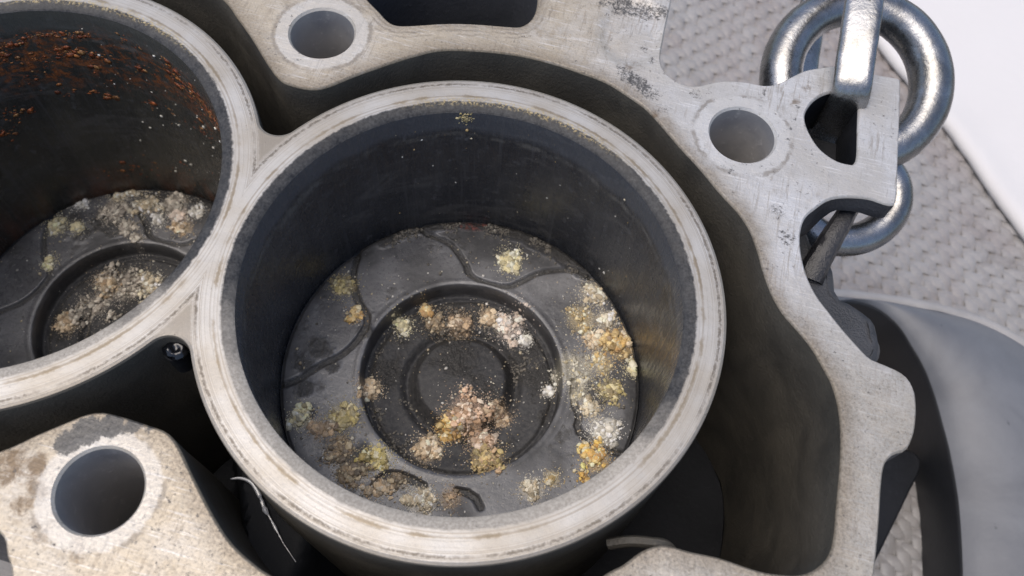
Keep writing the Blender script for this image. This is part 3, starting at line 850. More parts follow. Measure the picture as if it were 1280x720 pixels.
MAIN = [
(-36.5,15.6,3.0,'olive','olive-tan crumbly deposit beside the dark groove on left of main piston crown',0),
(-30.8,8.7,1.8,'gold','small golden deposit just below the olive one beside the left crown groove',0),
(3.3,35.0,3.2,'pale','pale yellow flaky patch alone inside the upper valve pocket of main piston',0),
(26.9,31.3,3.4,'cream','cream crumb heap uppermost in the chain along right edge of main piston',0),
(25.6,23.4,3.8,'goldpale','sparse gold-flecked deposit left of the right-edge heaps, second from top',0),
(30.4,18.7,3.0,'tan','light tan knob between the gold-flecked deposit and the big golden heap',0),
(36.7,19.1,4.4,'gold','largest golden heap against the right edge of main piston crown',0),
(41.5,13.1,1.8,'pale','small pale nugget group at rightmost rim of main piston',0),
(27.3,9.1,5.2,'glass','scattered translucent pale grains right of the bowl lip of main piston',0),
(36.6,6.2,3.0,'olive','olive-gold heap below the big golden heap on main piston right side',0),
(33.0,0.1,2.4,'cream','small cream heap lower right of the bowl lip of main piston',0),
(37.2,-5.1,3.8,'white','whitish grey coarse heap low on the right side of main piston',0),
(37.2,-12.1,3.4,'amber','bright amber orange heap near the lower right bore wall',0),
(4.2,-8.0,5.0,'pinktan','large pinkish tan crust over the lower edge of the centre dome',-6),
(-3.6,-19.0,3.6,'tan','tan crust at lower left of the centre dome inside the bowl',-8),
(11.7,-5.3,3.0,'brown','brown crumbly ridge at lower right of the centre dome',-8),
(11.7,-16.9,4.2,'olivegold','olive and gold crust at bottom of the bowl of main piston',-8),
(-19.4,11.4,2.2,'pale','pale yellow lump at upper left inside the bowl of main piston',-7),
(-15.0,17.5,1.6,'gold','small orange gold lump at upper left under the bowl lip',-6),
(-5.3,16.2,3.6,'brown','brown tan crust at upper middle of the bowl of main piston',-7),
(7.6,19.1,3.6,'pinkwhite','pinkish white coarse heap at upper right inside the bowl',-7),
(12.8,16.0,1.6,'white','small white nuggets right below the pinkish heap in the bowl',-7),
(-21.9,-7.9,2.6,'tan','tan crumb strip along left wall of the bowl',-7),
(-34.3,-21.5,2.6,'pale','pale yellow crumbs near the left bore wall on main piston',0),
(-24.8,-18.4,3.6,'olive','olive yellow flat deposit left of the bowl on main piston',0),
(-22.8,-26.3,3.6,'darkbrown','dark brown crumbly mass below the olive flat deposit, left of the bowl',0),
(-13.4,-25.7,3.2,'yellow','yellow tufted heap touching lower left of the bowl lip',0),
(-18.0,-31.0,3.4,'darkbrown','dark brown mass at lower left near the liner rim',0),
(-10.9,-32.2,2.4,'tan','folded tan flake pile at lower left next to the short curved groove',0),
(-0.6,-32.5,3.4,'cream','cream crumb cluster at bottom of main piston beside the liner rim',0),
(6.0,-30.3,2.6,'brown','sparse brownish crumbs at bottom centre of main piston',0),
(23.9,-23.4,2.8,'cream','upright streak of pale crumbs at lower right of main piston',0),
(28.0,-19.5,2.0,'goldpale','short slanted row of gold pale nuggets right of the pale streak',0),
(22.2,3.9,1.4,'white','pair of whitish nuggets inside the bowl right of the dome',-8)]
LEFT = [
(-17.4,41.5,2.4,'cream','cream crumbs at the back edge of left piston, right one of the top pair',0),
(-20.7,38.2,2.2,'cream','cream crumbs at the back edge of left piston, left one of the top pair',0),
(-30.1,32.0,2.0,'white','white crumbs at the dark back edge of left piston, further left',0),
(-33.1,22.9,3.1,'pale','pale knob on the groove at left side of left piston',0),
(-26.5,24.0,1.8,'pale','small pale knob just right of the groove knob on left piston',0),
(-2.8,39.8,4.2,'greytan','grey tan flaky pile at upper right of left piston',0),
(4.5,39.7,2.0,'white','white nugget pile beside the right wall of left cylinder',0),
(-5.2,33.0,1.8,'white','white pebble left of the tan pile on left piston',0),
(2.8,33.0,2.6,'tan','tan crumb pile low by the right wall of left cylinder',0),
(-29.5,11.2,2.0,'pale','pale knob in the curved groove at lower left of left piston',0),
(-8.4,25.6,1.8,'greytan','grey tan crumb on the bowl lip of left piston',0),
(-18.8,32.6,4.8,'greytan','broad grey flaky crust on upper middle of left piston',0),
(-7.4,12.1,6.2,'greytan','wide grey tan rubble heap filling the bowl of left piston',-7),
(-13.4,3.5,5.3,'greytan','grey rubble in the lower bowl of left piston next to the liner rim',-7),
(-18.7,-3.5,2.9,'tan','tan lumps at left of the rubble in the bowl of left piston',-7)]


# more heaps, read off the photograph
MAIN += [
(31.5,24.5,2.6,'cream','pale crumbs filling the gap between cream heap and golden heap',0),
(33.5,12.5,3.2,'goldpale','gold and pale crumbs just below the largest golden heap',0),
(41.0,22.5,2.4,'tan','tan crust pressed to the bore wall beside the largest golden heap',0),
(29.5,3.2,2.6,'glass','pale glassy grains directly right of the bowl edge, lower ones',0),
(-11.5,14.5,2.6,'darkbrown','dark brown crust between the pale lump and brown crust in upper bowl',-7),
(1.5,20.0,2.4,'tan','tan crumbs under the upper bowl edge, left of pinkish heap',-7),
(0.2,-12.2,3.2,'amber','orange brown crust low on the left of the pinkish tan crust',-7),
(8.4,-12.2,3.0,'pinktan','pinkish crust joining the dome crust to the olive gold crust',-7),
(-29.0,-22.6,2.4,'brown','brown crumbs between the pale yellow crumbs and olive flat deposit',0),
(-7.0,-29.6,2.0,'darkbrown','dark crumbs at the end of the short curved groove, lower left',0)]
LEFT += [
(-10.5,37.5,3.4,'cream','cream flaky pile between the two groups at the back of left piston',0),
(0.5,36.0,2.4,'pinkwhite','pinkish white lumps amid the tan and white piles by right wall',0),
(-13.0,28.4,2.4,'greytan','grey crumbs in front of the broad flaky crust on left piston',0),
(-1.5,14.5,4.2,'cream','cream rubble at right end of the bowl of left piston',-7),
(-14.0,12.0,3.6,'tan','tan rubble at upper left of the bowl of left piston',-7)]

def stain_at(xy, left):
    """how much and in which colour the crust has stained the crown"""
    amt = np.zeros(len(xy)); col = np.zeros((len(xy), 3)); wsum = np.full(len(xy), 1e-6)
    wob = .35 * vnoise(xy, .35, 86, 3, .65)
    for x, y, r, pal, *_ in (LEFT if left else MAIN):
        d = np.hypot(xy[:, 0] - x, xy[:, 1] - y) / r + wob
        w = sstep(1.75, .5, d)
        c = np.mean(PAL[pal], axis=0) * .62
        col += w[:, None] * c; wsum += w; amt = np.maximum(amt, w)
    return amt * .85, col / wsum[:, None]

def crown_height(xy, left=False):
    r = np.hypot(xy[:, 0], xy[:, 1])
    th = np.arctan2(xy[:, 1], xy[:, 0])
    wob = .25 * vnoise(xy, .25, 70, 2)
    z = .16 * np.exp(-((r - 26.3) / .7) ** 2)
    curves = [resample(c, 1.8, closed=False) for c in (C1, C2, C3, C4, C5)]
    out = r > 26.3
    p1 = np.vstack([C1, [[30, 60], [-30, 60]]]); p2 = np.vstack([C2, [[-70, -20], [-70, 30]]])
    dmin = np.full(len(xy), 99.)
    for c in curves:
        dmin = np.minimum(dmin, seg_dist(xy, c, closed=False))
    d1 = seg_dist(xy, curves[0], closed=False); d2 = seg_dist(xy, curves[1], closed=False)
    in1 = inside(p1, xy); in2 = inside(p2, xy)
    z -= np.where(out & in1, .55 * sstep(.2, 1.2, d1), 0) + np.where(out & in2, .55 * sstep(.2, 1.2, d2), 0)
    groove = sstep(1.05, .55, dmin + .12 * vnoise(xy, .6, 84, 2)) * out
    z -= 1.3 * groove
    # combustion bowl
    rb = r + wob * .3
    wallf = sstep(25.4, 24.8, rb)
    fl = -6.2 - .8 * np.exp(-((rb - 17.5) / 4.0) ** 2)
    dome = sstep(12.8, 10.8, rb)
    fl = fl * (1 - dome) + (-3.0 - .9 * (rb / 11) ** 2) * dome
    fl = fl - 2.2 * np.exp(-((rb - 14.0) / 1.3) ** 2) - .8 * np.exp(-((rb - 23.6) / .6) ** 2)
    z = z * (1 - wallf) + fl * wallf
    crust = sstep(.05, .55, vnoise(xy, .10, 71, 4, .6) + .25 * vnoise(xy, .6, 72, 2)) * .55
    bowlmess = wallf * sstep(-.35, .3, vnoise(xy, .11, 73, 3) + (.25 * np.sin(th) if not left else 0)) * (r < 24)
    crust = np.maximum(crust * (r > 28), bowlmess * .8)
    crust = np.maximum(crust, .9 * groove)
    red = np.zeros(len(xy))
    if not left:
        pl = seg_dist(xy, np.array([[-3., 44.5], [6, 43.6], [15.4, 41.2], [22.5, 37.6]]), closed=False) + .9 * vnoise(xy, .45, 74, 3, .7)
        plq = sstep(3.2, 2.0, pl)
        z += plq * (.9 + .35 * vnoise(xy, .9, 75, 3, .7)); crust = np.maximum(crust, plq)
        rl = seg_dist(xy, np.array([[-30.8, 30.4], [-25.7, 35.4], [-20.1, 38.9], [-14.2, 41.6], [-6, 43.6]]), closed=False) + .8 * vnoise(xy, .5, 76, 3, .7)
        rq = sstep(2.2, 1.2, rl)
        z += rq * (.35 + .45 * vnoise(xy, .7, 77, 3, .7)); crust = np.maximum(crust, rq * .75)
        red = rq * sstep(-18, -8, xy[:, 0])
        for bx, by, br in ((-36.3, -2.9, 3.4), (-26.8, 4.5, 2.2), (-38.6, -8, 3.0), (-32, -6.5, 2.6), (-36, -14, 3), (-33, -20, 2.5), (-18, -27, 4), (33, 3, 4)):
            q = sstep(1.2, .5, np.hypot(xy[:, 0] - bx, xy[:, 1] - by) / br + .35 * vnoise(xy, .5, 78, 3))
            z += q * (.15 + .3 * vnoise(xy, 1.1, 79, 3, .7)); crust = np.maximum(crust, q * .85)
    else:
        q = sstep(.0, .35, vnoise(xy, .13, 80, 3)) * (xy[:, 1] > 18) * (r > 28)
        z += q * (.3 + .6 * vnoise(xy, .5, 81, 3, .7)); crust = np.maximum(crust, q * .8)
    z += crust * .30 * vnoise(xy, 1.0, 82, 3, .7) * (1 + 1.2 * wallf) + .03 * vnoise(xy, .5, 83, 2)
    z -= .7 * sstep(43.9, 44.75, r)
    return z, crust, red

def make_piston(name, label, cx, zc, left):
    base = zc - 40
    root = thing(name, label, 'piston', (cx, 0, base))
    n_a = 620
    def zone(nm, r0, r1, nr, fill=False):
        rs = np.linspace(r0, r1, nr)
        a = np.linspace(0, 2 * math.pi, n_a, endpoint=False)
        rr, aa = np.meshgrid(rs, a, indexing='ij')
        xy = np.c_[(rr * np.cos(aa)).ravel(), (rr * np.sin(aa)).ravel()]
        z, cr_, rd = crown_height(xy, left)
        V = np.c_[xy, z + 40]; F = []
        for i in range(nr - 1):
            for j in range(n_a):
                k = (j + 1) % n_a
                F.append((i * n_a + j, (i + 1) * n_a + j, (i + 1) * n_a + k, i * n_a + k))
        if fill:
            c = len(V); z0, c0, _ = crown_height(np.zeros((1, 2)), left)
            V = np.vstack([V, [[0, 0, z0[0] + 40]]]); cr_ = np.r_[cr_, c0]; rd = np.r_[rd, 0]
            F += [(j, (j + 1) % n_a, c) for j in range(n_a)]
        sa, sc = stain_at(V[:, :2], left)
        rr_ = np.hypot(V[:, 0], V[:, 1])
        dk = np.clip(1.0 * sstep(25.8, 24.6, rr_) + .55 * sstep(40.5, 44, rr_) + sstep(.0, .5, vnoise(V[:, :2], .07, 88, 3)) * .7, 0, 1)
        return link(nm, V, F, M_CROWN, root, sharp=0, attrs=dict(crust=cr_, red=rd, dark=dk, stain_amt=sa, stain=sc))
    zone('centre_dome', .6, 14.0, 44, True)
    zone('combustion_bowl', 14.0, 25.7, 64)
    zone('crown', 25.7, 44.8, 92)
    c = circle(0, 0, 44.8, 160)
    V, F = wall([ring3(c, 39.3), ring3(c, 31), ring3(circle(0, 0, 43.5, 160), 30.5), ring3(circle(0, 0, 43.5, 160), 28.5), ring3(c, 28), ring3(c, 0)])
    link('skirt', V, F, M_BORE, root)
    return root
make_piston('piston', 'soot-black piston with round bowl down in the main bore, strewn with crumbs', 0, -48, False)
make_piston('piston', 'soot-grey piston deeper down in the rust-flecked bore at left', -LX, -76, True)

# ================================================================== deposits
_ico = {}
def ico(sub):
    if sub not in _ico:
        bm = bmesh.new(); bmesh.ops.create_icosphere(bm, subdivisions=sub, radius=1)
        bm.verts.index_update()
        _ico[sub] = (np.array([v.co[:] for v in bm.verts]), [tuple(v.index for v in f.verts) for f in bm.faces]); bm.free()
    return _ico[sub]

_var = {}
def variants(sub):
    if sub not in _var:
        b_, _ = ico(sub); g = np.random.default_rng(5 + sub)
        _var[sub] = np.stack([b_ * g.uniform(.65, 1.25, 3) * (1 + .42 * vnoise(b_ + g.uniform(0, 90, 3), 1.25, k, 2))[:, None] for k in range(28)])
    return _var[sub]

def nuggets(centres, sizes, cols, sub, seed, flat=.75):
    """many small angular crumbs as one mesh: vertices, faces, colour per vertex"""
    g = np.random.default_rng(seed); W = variants(sub); n = len(centres)
    q = W[g.integers(0, len(W), n)]
    a = g.uniform(0, 6.283, n); t = g.uniform(-.6, .6, n)
    ca, sa, ct, st = np.cos(a), np.sin(a), np.cos(t), np.sin(t); o = np.zeros(n); e = np.ones(n)
    Rz = np.stack([np.stack([ca, -sa, o], 1), np.stack([sa, ca, o], 1), np.stack([o, o, e], 1)], 1)
    Rx = np.stack([np.stack([e, o, o], 1), np.stack([o, ct, -st], 1), np.stack([o, st, ct], 1)], 1)
    q = np.einsum('nij,nkj->nki', Rz @ Rx, q)
    q[:, :, 2] *= flat
    V = (q * np.asarray(sizes)[:, None, None] + np.asarray(centres)[:, None, :]).reshape(-1, 3)
    bf = np.array(ico(sub)[1]); m = W.shape[1]
    F = (bf[None] + (np.arange(n) * m)[:, None, None]).reshape(-1, 3)
    return V, F, np.repeat(np.asarray(cols), m, axis=0)

SPARSE = {'glass', 'goldpale'}
def make_deposits(items, cx, zc, left, group, seed0):
    for idx, (x, y, r, pal, label, dz) in enumerate(items):
        g = np.random.default_rng(seed0 + idx)
        sparse = pal in SPARSE or 'sparse' in label or 'scattered' in label
        n = int((44 if sparse else 105) * r) + 16
        a = g.uniform(0, 6.283, n); q = g.uniform(0, 1, n) ** .6
        ang = g.uniform(0, 3.14); el = g.uniform(.62, .95)
        if 'upright' in label: ang, el = math.radians(100), .45
        if 'slanted' in label: ang, el = math.radians(50), .45
        if 'strip' in label: ang, el = math.radians(80), .5
        lob = 1 + .35 * np.sin(a * 3 + g.uniform(0, 6)) + .2 * np.sin(a * 5 + g.uniform(0, 6))
        ns = 3 + int(r)
        sx = g.normal(0, .55 * r, ns); sy = g.normal(0, .55 * r, ns); sr = g.uniform(.22, .62, ns) * r
        sx[0] = sy[0] = 0
        pick = g.choice(ns, n, p=sr ** 1.5 / (sr ** 1.5).sum())
        u = sx[pick] + sr[pick] * 1.15 * q * lob * np.cos(a); v = (sy[pick] + sr[pick] * 1.15 * q * lob * np.sin(a)) * el
        px = x + u * math.cos(ang) - v * math.sin(ang); py = y + u * math.sin(ang) + v * math.cos(ang)
        rr = np.hypot(px, py); k = np.minimum(1, 43.6 / np.maximum(rr, 1e-6)); px, py = px * k, py * k
        s = np.clip(g.lognormal(math.log(.25), .6, n), .08, 1.1) * (.85 if sparse else 1.0)
        if 'flat' in label or 'patch' in label: hmax = .35
        elif sparse: hmax = .15
        else: hmax = .46 * r
        hz, _, _ = crown_height(np.c_[px, py], left)
        z = hz + s * .25 + hmax * .8 * (sr[pick] / r + .35) * np.clip(1 - q * 1.05, 0, 1) ** .8 * g.uniform(.4, 1.0, n)
        cols = np.array(PAL[pal])[g.integers(0, len(PAL[pal]), n)] * g.uniform(.5, 1.5, (n, 1))
        # tiny grains fringing the heap
        m = int(n * .75); a2 = g.uniform(0, 6.283, m); q2 = g.normal(1.05, .42, m)
        fx = x + r * q2 * np.cos(a2); fy = y + r * q2 * np.sin(a2)
        k = np.minimum(1, 44 / np.maximum(np.hypot(fx, fy), 1e-6)); fx, fy = fx * k, fy * k
        hz2, _, _ = crown_height(np.c_[fx, fy], left)
        fs = g.uniform(.07, .2, m); fc = np.array(PAL[pal])[g.integers(0, len(PAL[pal]), m)] * g.uniform(.6, 1.1, (m, 1))
        V1, F1, K1 = nuggets(np.c_[px - x, py - y, z], s, np.clip(cols, 0, .8), 1, seed0 + idx)
        V2, F2, K2 = nuggets(np.c_[fx - x, fy - y, hz2 + fs * .3], fs, np.clip(fc, 0, .8), 1, seed0 + idx + 500)
        nf = 0 if sparse else int(5 * r)
        if nf:
            a3 = g.uniform(0, 6.283, nf); q3 = r * g.uniform(0, .95, nf)
            x3 = x + q3 * np.cos(a3); y3 = y + q3 * np.sin(a3)
            k = np.minimum(1, 43.4 / np.maximum(np.hypot(x3, y3), 1e-6)); x3, y3 = x3 * k, y3 * k
            h3, _, _ = crown_height(np.c_[x3, y3], left); s3 = g.uniform(.4, .95, nf)
            c3 = np.array(PAL[pal])[g.integers(0, len(PAL[pal]), nf)] * g.uniform(.7, 1.35, (nf, 1))
            V3, F3, K3 = nuggets(np.c_[x3 - x, y3 - y, h3 + hmax * np.clip(.75 - q3 / r, 0, 1) + .2], s3, np.clip(c3, 0, .8), 1, seed0 + idx + 900, .38)
            V2, F2 = merge((V2, F2), (V3, F3)); K2 = np.vstack([K2, K3])
        V, F = merge((V1, F1), (V2, F2))
        o = link('carbon_deposit', V, F, M_DEP, None, smooth=False, attrs=dict(tint=np.vstack([K1, K2])), loc=(cx + x, y, zc))
        tag(o, label, 'deposit', group)
make_deposits(MAIN, 0, -48, False, 'crumbly deposits on the main piston', 100)
make_deposits(LEFT, -LX, -76, True, 'crumbly deposits on the left piston', 300)

def make_crumbs(name, label, cx, zc, left, n, seed):
    g = np.random.default_rng(seed)
    items = LEFT if left else MAIN
    px, py = [], []
    for i in range(n):
        if g.random() < .72:
            t = items[g.integers(len(items))]
            x, y = t[0] + g.normal(0, t[2] * 1.3), t[1] + g.normal(0, t[2] * 1.3)
        else:
            r = 43.5 * math.sqrt(g.random()); a = g.uniform(0, 6.283); x, y = r * math.cos(a), r * math.sin(a)
        if math.hypot(x, y) < 44: px.append(x); py.append(y)
    P = np.c_[px, py]; m = len(P)
    hz, _, _ = crown_height(P, left)
    s = np.clip(g.lognormal(math.log(.13), .55, m), .05, .55)
    base = np.array([(.62, .58, .48), (.50, .42, .28), (.68, .66, .62), (.35, .26, .15), (.08, .075, .07), (.05, .045, .04)])
    cols = base[g.integers(0, 6, m)] * g.uniform(.7, 1.15, (m, 1))
    V, F, K = nuggets(np.c_[P, hz + s * .3], s, cols, 1, seed)
    o = link(name, V, F, M_DEP, None, sharp=0, attrs=dict(tint=K), loc=(cx, 0, zc))
    tag(o, label, 'crumbs', kind='stuff')
make_crumbs('loose_crumbs', 'fine pale and black crumbs strewn over the main piston', 0, -48, False, 2200, 900)
make_crumbs('loose_crumbs', 'fine pale and grey crumbs strewn over the left piston', -LX, -76, True, 1300, 901)

def make_black_grit():
    """rough black carbon grit in the bowl and along the back edge of the main piston"""
    g = np.random.default_rng(77); P = []
    while len(P) < 3000:
        if g.random() < .6:
            r = g.uniform(13.5, 24); a = g.uniform(.1, 4.4)
            P.append((r * math.cos(a), r * math.sin(a)))
        else:
            t = g.random(); r = 44 - abs(g.normal(0, 1.6)); a = math.radians(55 + 80 * t)
            P.append((r * math.cos(a), r * math.sin(a)))
    P = np.array(P); P = P[vnoise(P, .16, 79, 3) > .02]; hz, _, _ = crown_height(P, False)
    s = np.clip(g.lognormal(math.log(.22), .5, len(P)), .08, .7)
    cols = np.array([(.012, .011, .011), (.03, .028, .026), (.07, .06, .05)])[g.integers(0, 3, len(P))]
    V, F, K = nuggets(np.c_[P, hz + s * .2], s, cols, 1, 78)
    tag(link('carbon_grit', V, F, M_DEP, None, sharp=0, attrs=dict(tint=K), loc=(0, 0, -48)), 'black carbon grit in the bowl and along back edge of main piston', 'grit', kind='stuff')
make_black_grit()

def make_wall_flakes():
    """orange rust scabs and white specks stuck to the far wall of the left bore, a few specks in the main bore"""
    def on_wall(angs, zs, s, cols, flat, seed, cx, name, label, cat, mat):
        b, bf = ico(1); V = []; F = []; C = []; k = 0; g = np.random.default_rng(seed)
        for a, z, q, c in zip(angs, zs, s, cols):
            p = b * q * np.array([1.0, g.uniform(.45, 1.0), flat]) * (1 + .35 * vnoise(b + g.uniform(0, 90, 3), 1.3, 3, 2))[:, None]
            t = g.uniform(0, 3.14) if flat > .25 else g.normal(0, .5)
            u = p[:, 0] * math.cos(t) - p[:, 1] * math.sin(t); w = p[:, 0] * math.sin(t) + p[:, 1] * math.cos(t)
            rad = 45.0 - .4 * flat * q - p[:, 2]
            aa = a + u / 45.0
            V.append(np.c_[rad * np.cos(aa), rad * np.sin(aa), z + w]); F += [tuple(i + k for i in f) for f in bf]; k += len(b)
            C.append(np.tile(c, (len(b), 1)))
        tag(link(name, np.vstack(V), F, mat, None, sharp=0, attrs=dict(tint=np.vstack(C)), loc=(cx, 0, 0)), label, cat, kind='stuff')
    g = np.random.default_rng(5)
    A = []; Zs = []; Sz = []; Cc = []
    rust = np.array([(.46, .12, .028), (.34, .085, .02), (.52, .20, .05), (.24, .055, .016), (.50, .26, .09)])
    def scab(a0, z0, da, dz, n, s0):
        for _ in range(n):
            A.append(math.radians(a0 + g.normal(0, da))); Zs.append(z0 + g.normal(0, dz)); Sz.append(float(np.clip(g.lognormal(math.log(s0 * .62), .7), .07, 1.3)))
            Cc.append(rust[g.integers(5)] * g.uniform(.7, 1.2))
    scab(107, -15, 3.0, .9, 90, .5); scab(99, -16, 2, .9, 34, .5); scab(111, -9, 5, .5, 90, .4); scab(120, -11, 3, .8, 40, .45); scab(126, -14, 3, 1, 34, .5)
    scab(100, -8, 1.6, .7, 22, .45); scab(84, -7, 2.2, .8, 26, .4); scab(102, -32, 1.3, .6, 14, .8); scab(106, -30, 1.6, .6, 10, .7); scab(114, -31, 1.5, 1, 12, .6)
    scab(132, -34, 3, 1.6, 36, .55); scab(139, -39, 2, 1.4, 20, .6); scab(124, -23, 2, 1, 9, .5); scab(87, -32, 1.4, 1, 14, .5); scab(69, -9, 1.8, 1.4, 40, .5)
    scab(66, -13, 2.5, 1.6, 60, .45); scab(60, -15, 3.0, 2.0, 80, .42); scab(54, -17, 3, 2.6, 80, .42); scab(66, -32, 2.5, 2.0, 30, .45); scab(76, -34, 3, 2, 18, .4)
    scab(83, -17, 2.4, 1, 20, .4); scab(118, -17, 4, 1, 24, .35); scab(100, -22, 14, 5, 50, .28); scab(62, -24, 6, 4, 50, .3); scab(108, -66, 9, 2.0, 60, .35); scab(90, -62, 8, 5, 40, .3)
    on_wall(A, Zs, Sz, Cc, .05, 6, -LX, 'rust_scabs', 'orange rust scabs stuck to the upper wall of left bore', 'rust', M_RUST)
    n = 120
    A2 = np.radians(g.uniform(48, 105, n)); Z2 = -g.uniform(4, 66, n); S2 = np.clip(g.lognormal(math.log(.13), .8, n), .05, .7)
    C2_ = np.array([(.62, .62, .60), (.50, .48, .42), (.66, .64, .56)])[g.integers(0, 3, n)]
    on_wall(A2, Z2, S2, C2_, .5, 8, -LX, 'wall_specks', 'white specks sprinkled on the wall of left bore', 'specks', M_DEP)
    n = 46
    A3 = np.radians(g.uniform(40, 130, n)); Z3 = -g.uniform(4, 44, n); S3 = np.clip(g.lognormal(math.log(.16), .5, n), .08, .5)
    C3_ = np.array([(.60, .60, .58), (.48, .42, .30), (.55, .36, .12)])[g.integers(0, 3, n)]
    on_wall(A3, Z3, S3, C3_, .5, 9, 0, 'wall_specks', 'few pale specks on the black wall of the main bore', 'specks', M_DEP)
    # ochre dribble crust at the top of the main bore
    n = 70
    A4 = np.radians(105 + g.normal(0, 1.0, n)); Z4 = -np.abs(g.normal(1.8, 1.5, n)) - .9; S4 = np.clip(g.lognormal(math.log(.22), .5, n), .1, .6)
    C4_ = np.array([(.46, .36, .14), (.34, .26, .10), (.55, .46, .24)])[g.integers(0, 3, n)]
    on_wall(A4, Z4, S4, C4_, .3, 10, 0, 'ochre_crust', 'ochre crumb streak at top edge of the main bore', 'crust', M_DEP)
make_wall_flakes()

# ================================================================== lifting chain
def ring_link():
    ctr = np.array([79.4, 94.7, -16.0])
    a = np.linspace(0, 2 * math.pi, 96, endpoint=False)
    ex = np.array(cr[:]); ey = np.array(cu[:])
    tilt = math.radians(-6)
    nz = np.array(cb[:]); ey = ey * math.cos(tilt) + nz * math.sin(tilt)
    R = 19.6
    P = ctr + R * np.cos(a)[:, None] * ex + R * 1.02 * np.sin(a)[:, None] * ey
    V, F = tube(P - ctr, 5.3 + .25 * np.sin(a * 2 + 1), 28, closed=True)
    V = V + .12 * np.c_[vnoise(V, .3, 91, 3), vnoise(V, .3, 92, 3), vnoise(V, .3, 93, 3)]
    o = link('chain_link', V, F, M_STEEL, None, sharp=0, loc=ctr)
    tag(o, 'round galvanised steel ring passing behind the lifting lug at upper right', 'chain link', 'lifting chain links')
ring_link()

def band_link():
    p = [[73.0, 72.9, -9], [72.9, 72.7, -4], [72.6, 72.4, .5], [72.0, 73.6, 3.4], [71.4, 78.0, 5.6], [70.8, 86, 8.6], [70.3, 96, 11], [70.0, 108, 12.6], [69.8, 126, 12], [69.8, 141, 6], [70, 147, -6], [70, 144, -22], [70.2, 132, -32], [70.8, 112, -36], [71.6, 94, -34], [72.4, 80.5, -28], [73, 74.4, -20], [73.1, 73.1, -14]]
    P = resample(p, 1.2)
    c = P.mean(0)
    V, F = tube(P - c, 4.3, 32, closed=True, squash=(.42, 1.0, 4.0))
    V = V + .08 * np.c_[vnoise(V, .4, 94, 3), vnoise(V, .4, 95, 3), vnoise(V, .4, 96, 3)]
    o = link('chain_link', V, F, M_STEEL, None, sharp=0, loc=c)
    tag(o, 'upright squarish steel link running over the ring into the lug opening', 'chain link', 'lifting chain links')
band_link()

def low_link():
    ctr = np.array([86.0, 70.0, -33.0])
    a = np.linspace(0, 2 * math.pi, 80, endpoint=False)
    ex = np.array([.86, .48, .10]); ex /= np.linalg.norm(ex)
    ey = np.cross(np.array([.15, -.35, .92]), ex); ey /= np.linalg.norm(ey)
    P = 13.5 * np.cos(a)[:, None] * ex + 11.0 * np.sin(a)[:, None] * ey
    V, F = tube(P, 4.3, 24, closed=True)
    o = link('chain_link', V, F, M_STEEL, None, sharp=0, loc=ctr)
    tag(o, 'lower steel link showing beneath the lifting lug, half hidden by it', 'chain link', 'lifting chain links')
low_link()

# ================================================================== rubber moulding at right
def make_rubber():
    inn = resample([[98, 84], [108, 88.8], [117.2, 92.1], [121.8, 94.0], [128.4, 94.4], [134.3, 92.6], [140.3, 88.3], [145.4, 81.3], [149.7, 74.6], [154.0, 64.6], [157.4, 53.8], [159.9, 45.0], [162.6, 31.7], [163.8, 22], [164.9, 5.1], [165, -15], [162, -45], [156, -75]], 1.5, closed=False)
    out = resample([[97, 86], [108, 91.2], [118, 94.6], [130, 96.4], [145, 98.2], [163, 98.8], [176, 96.6], [188, 92.0], [202, 84], [218, 70], [231, 50], [239, 25], [242, -5], [240, -35], [234, -65], [226, -90]], 1.5, closed=False)
    n = 150
    def re(P):
        L = np.r_[0, np.cumsum(np.linalg.norm(np.diff(P, axis=0), axis=1))]; s = np.linspace(0, L[-1], n)
        return np.c_[np.interp(s, L, P[:, 0]), np.interp(s, L, P[:, 1])]
    A, B = re(inn), re(out)
    root = thing('rubber_moulding', 'smooth dark grey curved rubber moulding with pale edge, right of the block', 'rubber part', (190, 20, ZB + .6))
    off = np.array([190, 20, ZB + .6])
    zt = ZB + 27
    w = np.linalg.norm(B - A, axis=1)
    rings = []
    ts = np.linspace(0, 1, 26)
    for t in ts:
        xy = A * (1 - t) + B * t
        z = zt + np.minimum(w, 46) * .17 * math.sin(math.pi * t ** .8)
        rings.append(np.c_[xy, z])
    top = [rings[0] + [0, 0, 0]] + rings[1:]
    V, F = wall(top, closed=False)
    V = V + np.c_[np.zeros((len(V), 2)), .25 * vnoise(V, .05, 97, 3)]
    link('top_skin', V - off, F, M_RUBBER, root, sharp=0)
    # rounded, paler outer edge and outer side
    T = np.gradient(B, axis=0); T /= np.linalg.norm(T, axis=1)[:, None]; N = np.c_[T[:, 1], -T[:, 0]]
    N *= -1 if ((B + N - A) ** 2).sum() < ((B - A) ** 2).sum() else 1
    rr = []
    for d, dz in ((0, 0), (.9, .5), (2.0, .55), (3.2, 0), (3.9, -1.2), (4.0, -4), (4.2, -26.4)):
        rr.append(np.c_[B + N * d, np.full(n, zt + dz)])
    V, F = wall(rr, closed=False)
    V[:, :2] += .25 * np.c_[vnoise(V, .2, 98, 3), vnoise(V, .2, 99, 3)]
    link('edge_bead', V - off, F, M_RUBEDGE, root, sharp=0)
    # inner side dropping to the sheet
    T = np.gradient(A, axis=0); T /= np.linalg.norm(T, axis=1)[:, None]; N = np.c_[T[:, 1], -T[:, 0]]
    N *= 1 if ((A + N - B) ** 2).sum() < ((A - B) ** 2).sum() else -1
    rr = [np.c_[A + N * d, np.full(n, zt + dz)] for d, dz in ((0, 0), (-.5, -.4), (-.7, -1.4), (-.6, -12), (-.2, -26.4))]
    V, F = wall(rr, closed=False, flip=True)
    link('inner_side', V - off, F, M_RUBSHADE, root, sharp=0)
make_rubber()

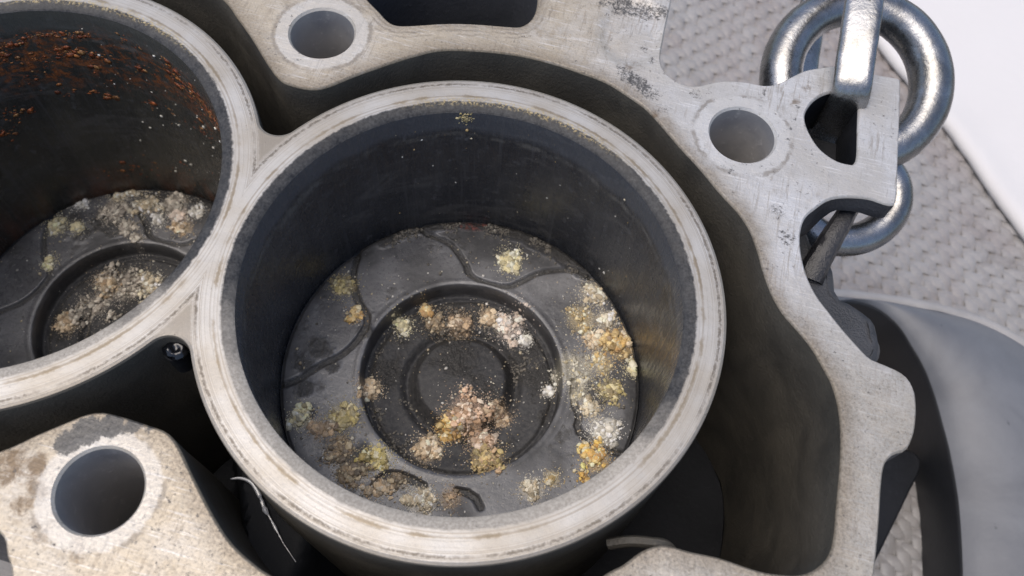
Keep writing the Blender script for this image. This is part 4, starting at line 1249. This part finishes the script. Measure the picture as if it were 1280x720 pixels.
# ================================================================== white cloth at upper right
def make_cloth():
    m = Mat('white_cotton_cloth')
    n = m.noise(.03, 4, .6)
    m.set(Base_Color=m.mix(n, (.60, .578, .565), (.64, .62, .61)), Roughness=.8)
    k = m.bump(m.noise(1.4, 5, .6), .3, .25)
    m.bump(m.noise(.05, 3), .25, 2.0, k)
    edge = resample([[118, 268], [138, 241], [160.9, 213.5], [168, 205], [174.0, 196.8], [181, 186], [188.3, 174.9], [195, 166], [201.9, 156.2], [212, 141], [226, 124]], 2.0, closed=False)
    edge = edge + .7 * np.c_[vnoise(edge, .12, 101, 3), vnoise(edge, .12, 102, 3)]
    T = np.gradient(edge, axis=0); T /= np.linalg.norm(T, axis=1)[:, None]; N = np.c_[-T[:, 1], T[:, 0]]
    if N[:, 0].mean() < 0: N = -N
    N = np.tile(N.mean(0) / np.linalg.norm(N.mean(0)), (len(N), 1))
    rings = []
    for d, z in ((.6, .3), (0, 1.2), (.1, 3.0), (1.2, 4.6), (3.5, 5.4), (6, 5.3), (9, 5.0)):
        rings.append(np.c_[edge + N * d, np.full(len(edge), ZB + 1 + z)])
    for d in np.arange(14, 160, 5):
        P = edge + N * d
        z = 5 + 2.2 * vnoise(P, .012, 103, 2)
        rings.append(np.c_[P, ZB + 1 + z])
    V, F = wall(rings, closed=False, flip=True)
    c = np.array([200, 220, ZB])
    tag(link('white_cloth', V - c, F, m.m, None, sharp=0, loc=c), 'plain white cloth spread over the woven sheet at upper right', 'cloth')
make_cloth()

# ================================================================== sub-parts: pieces that belong to a part
def under(child, part):
    child.parent = part
    child.location = child.location - part.location

def regroup():
    by = {}
    for c in block.children:
        by.setdefault(c.name.split('.')[0], []).append(c)
    deck = by['deck_face'][0]
    for nm in ('bolt_hole', 'lug_opening', 'lug_underside', 'chain_pocket'):
        for c in by[nm]: under(c, deck)
    face = by['cylinder_bank_face'][0]
    for c in by['bore_wall']: under(c, face)
    under(by['oil_blob'][0], by['gallery_plug'][0])
    under(by['rib'][0], by['crankcase'][0]); under(by['casting_shelf'][0], by['crankcase'][0])
    for root in [o for o in COL.objects if o.parent is None and o.name.split('.')[0] == 'piston']:
        kids = {c.name.split('.')[0]: c for c in root.children}
        under(kids['combustion_bowl'], kids['crown']); under(kids['centre_dome'], kids['crown'])
regroup()
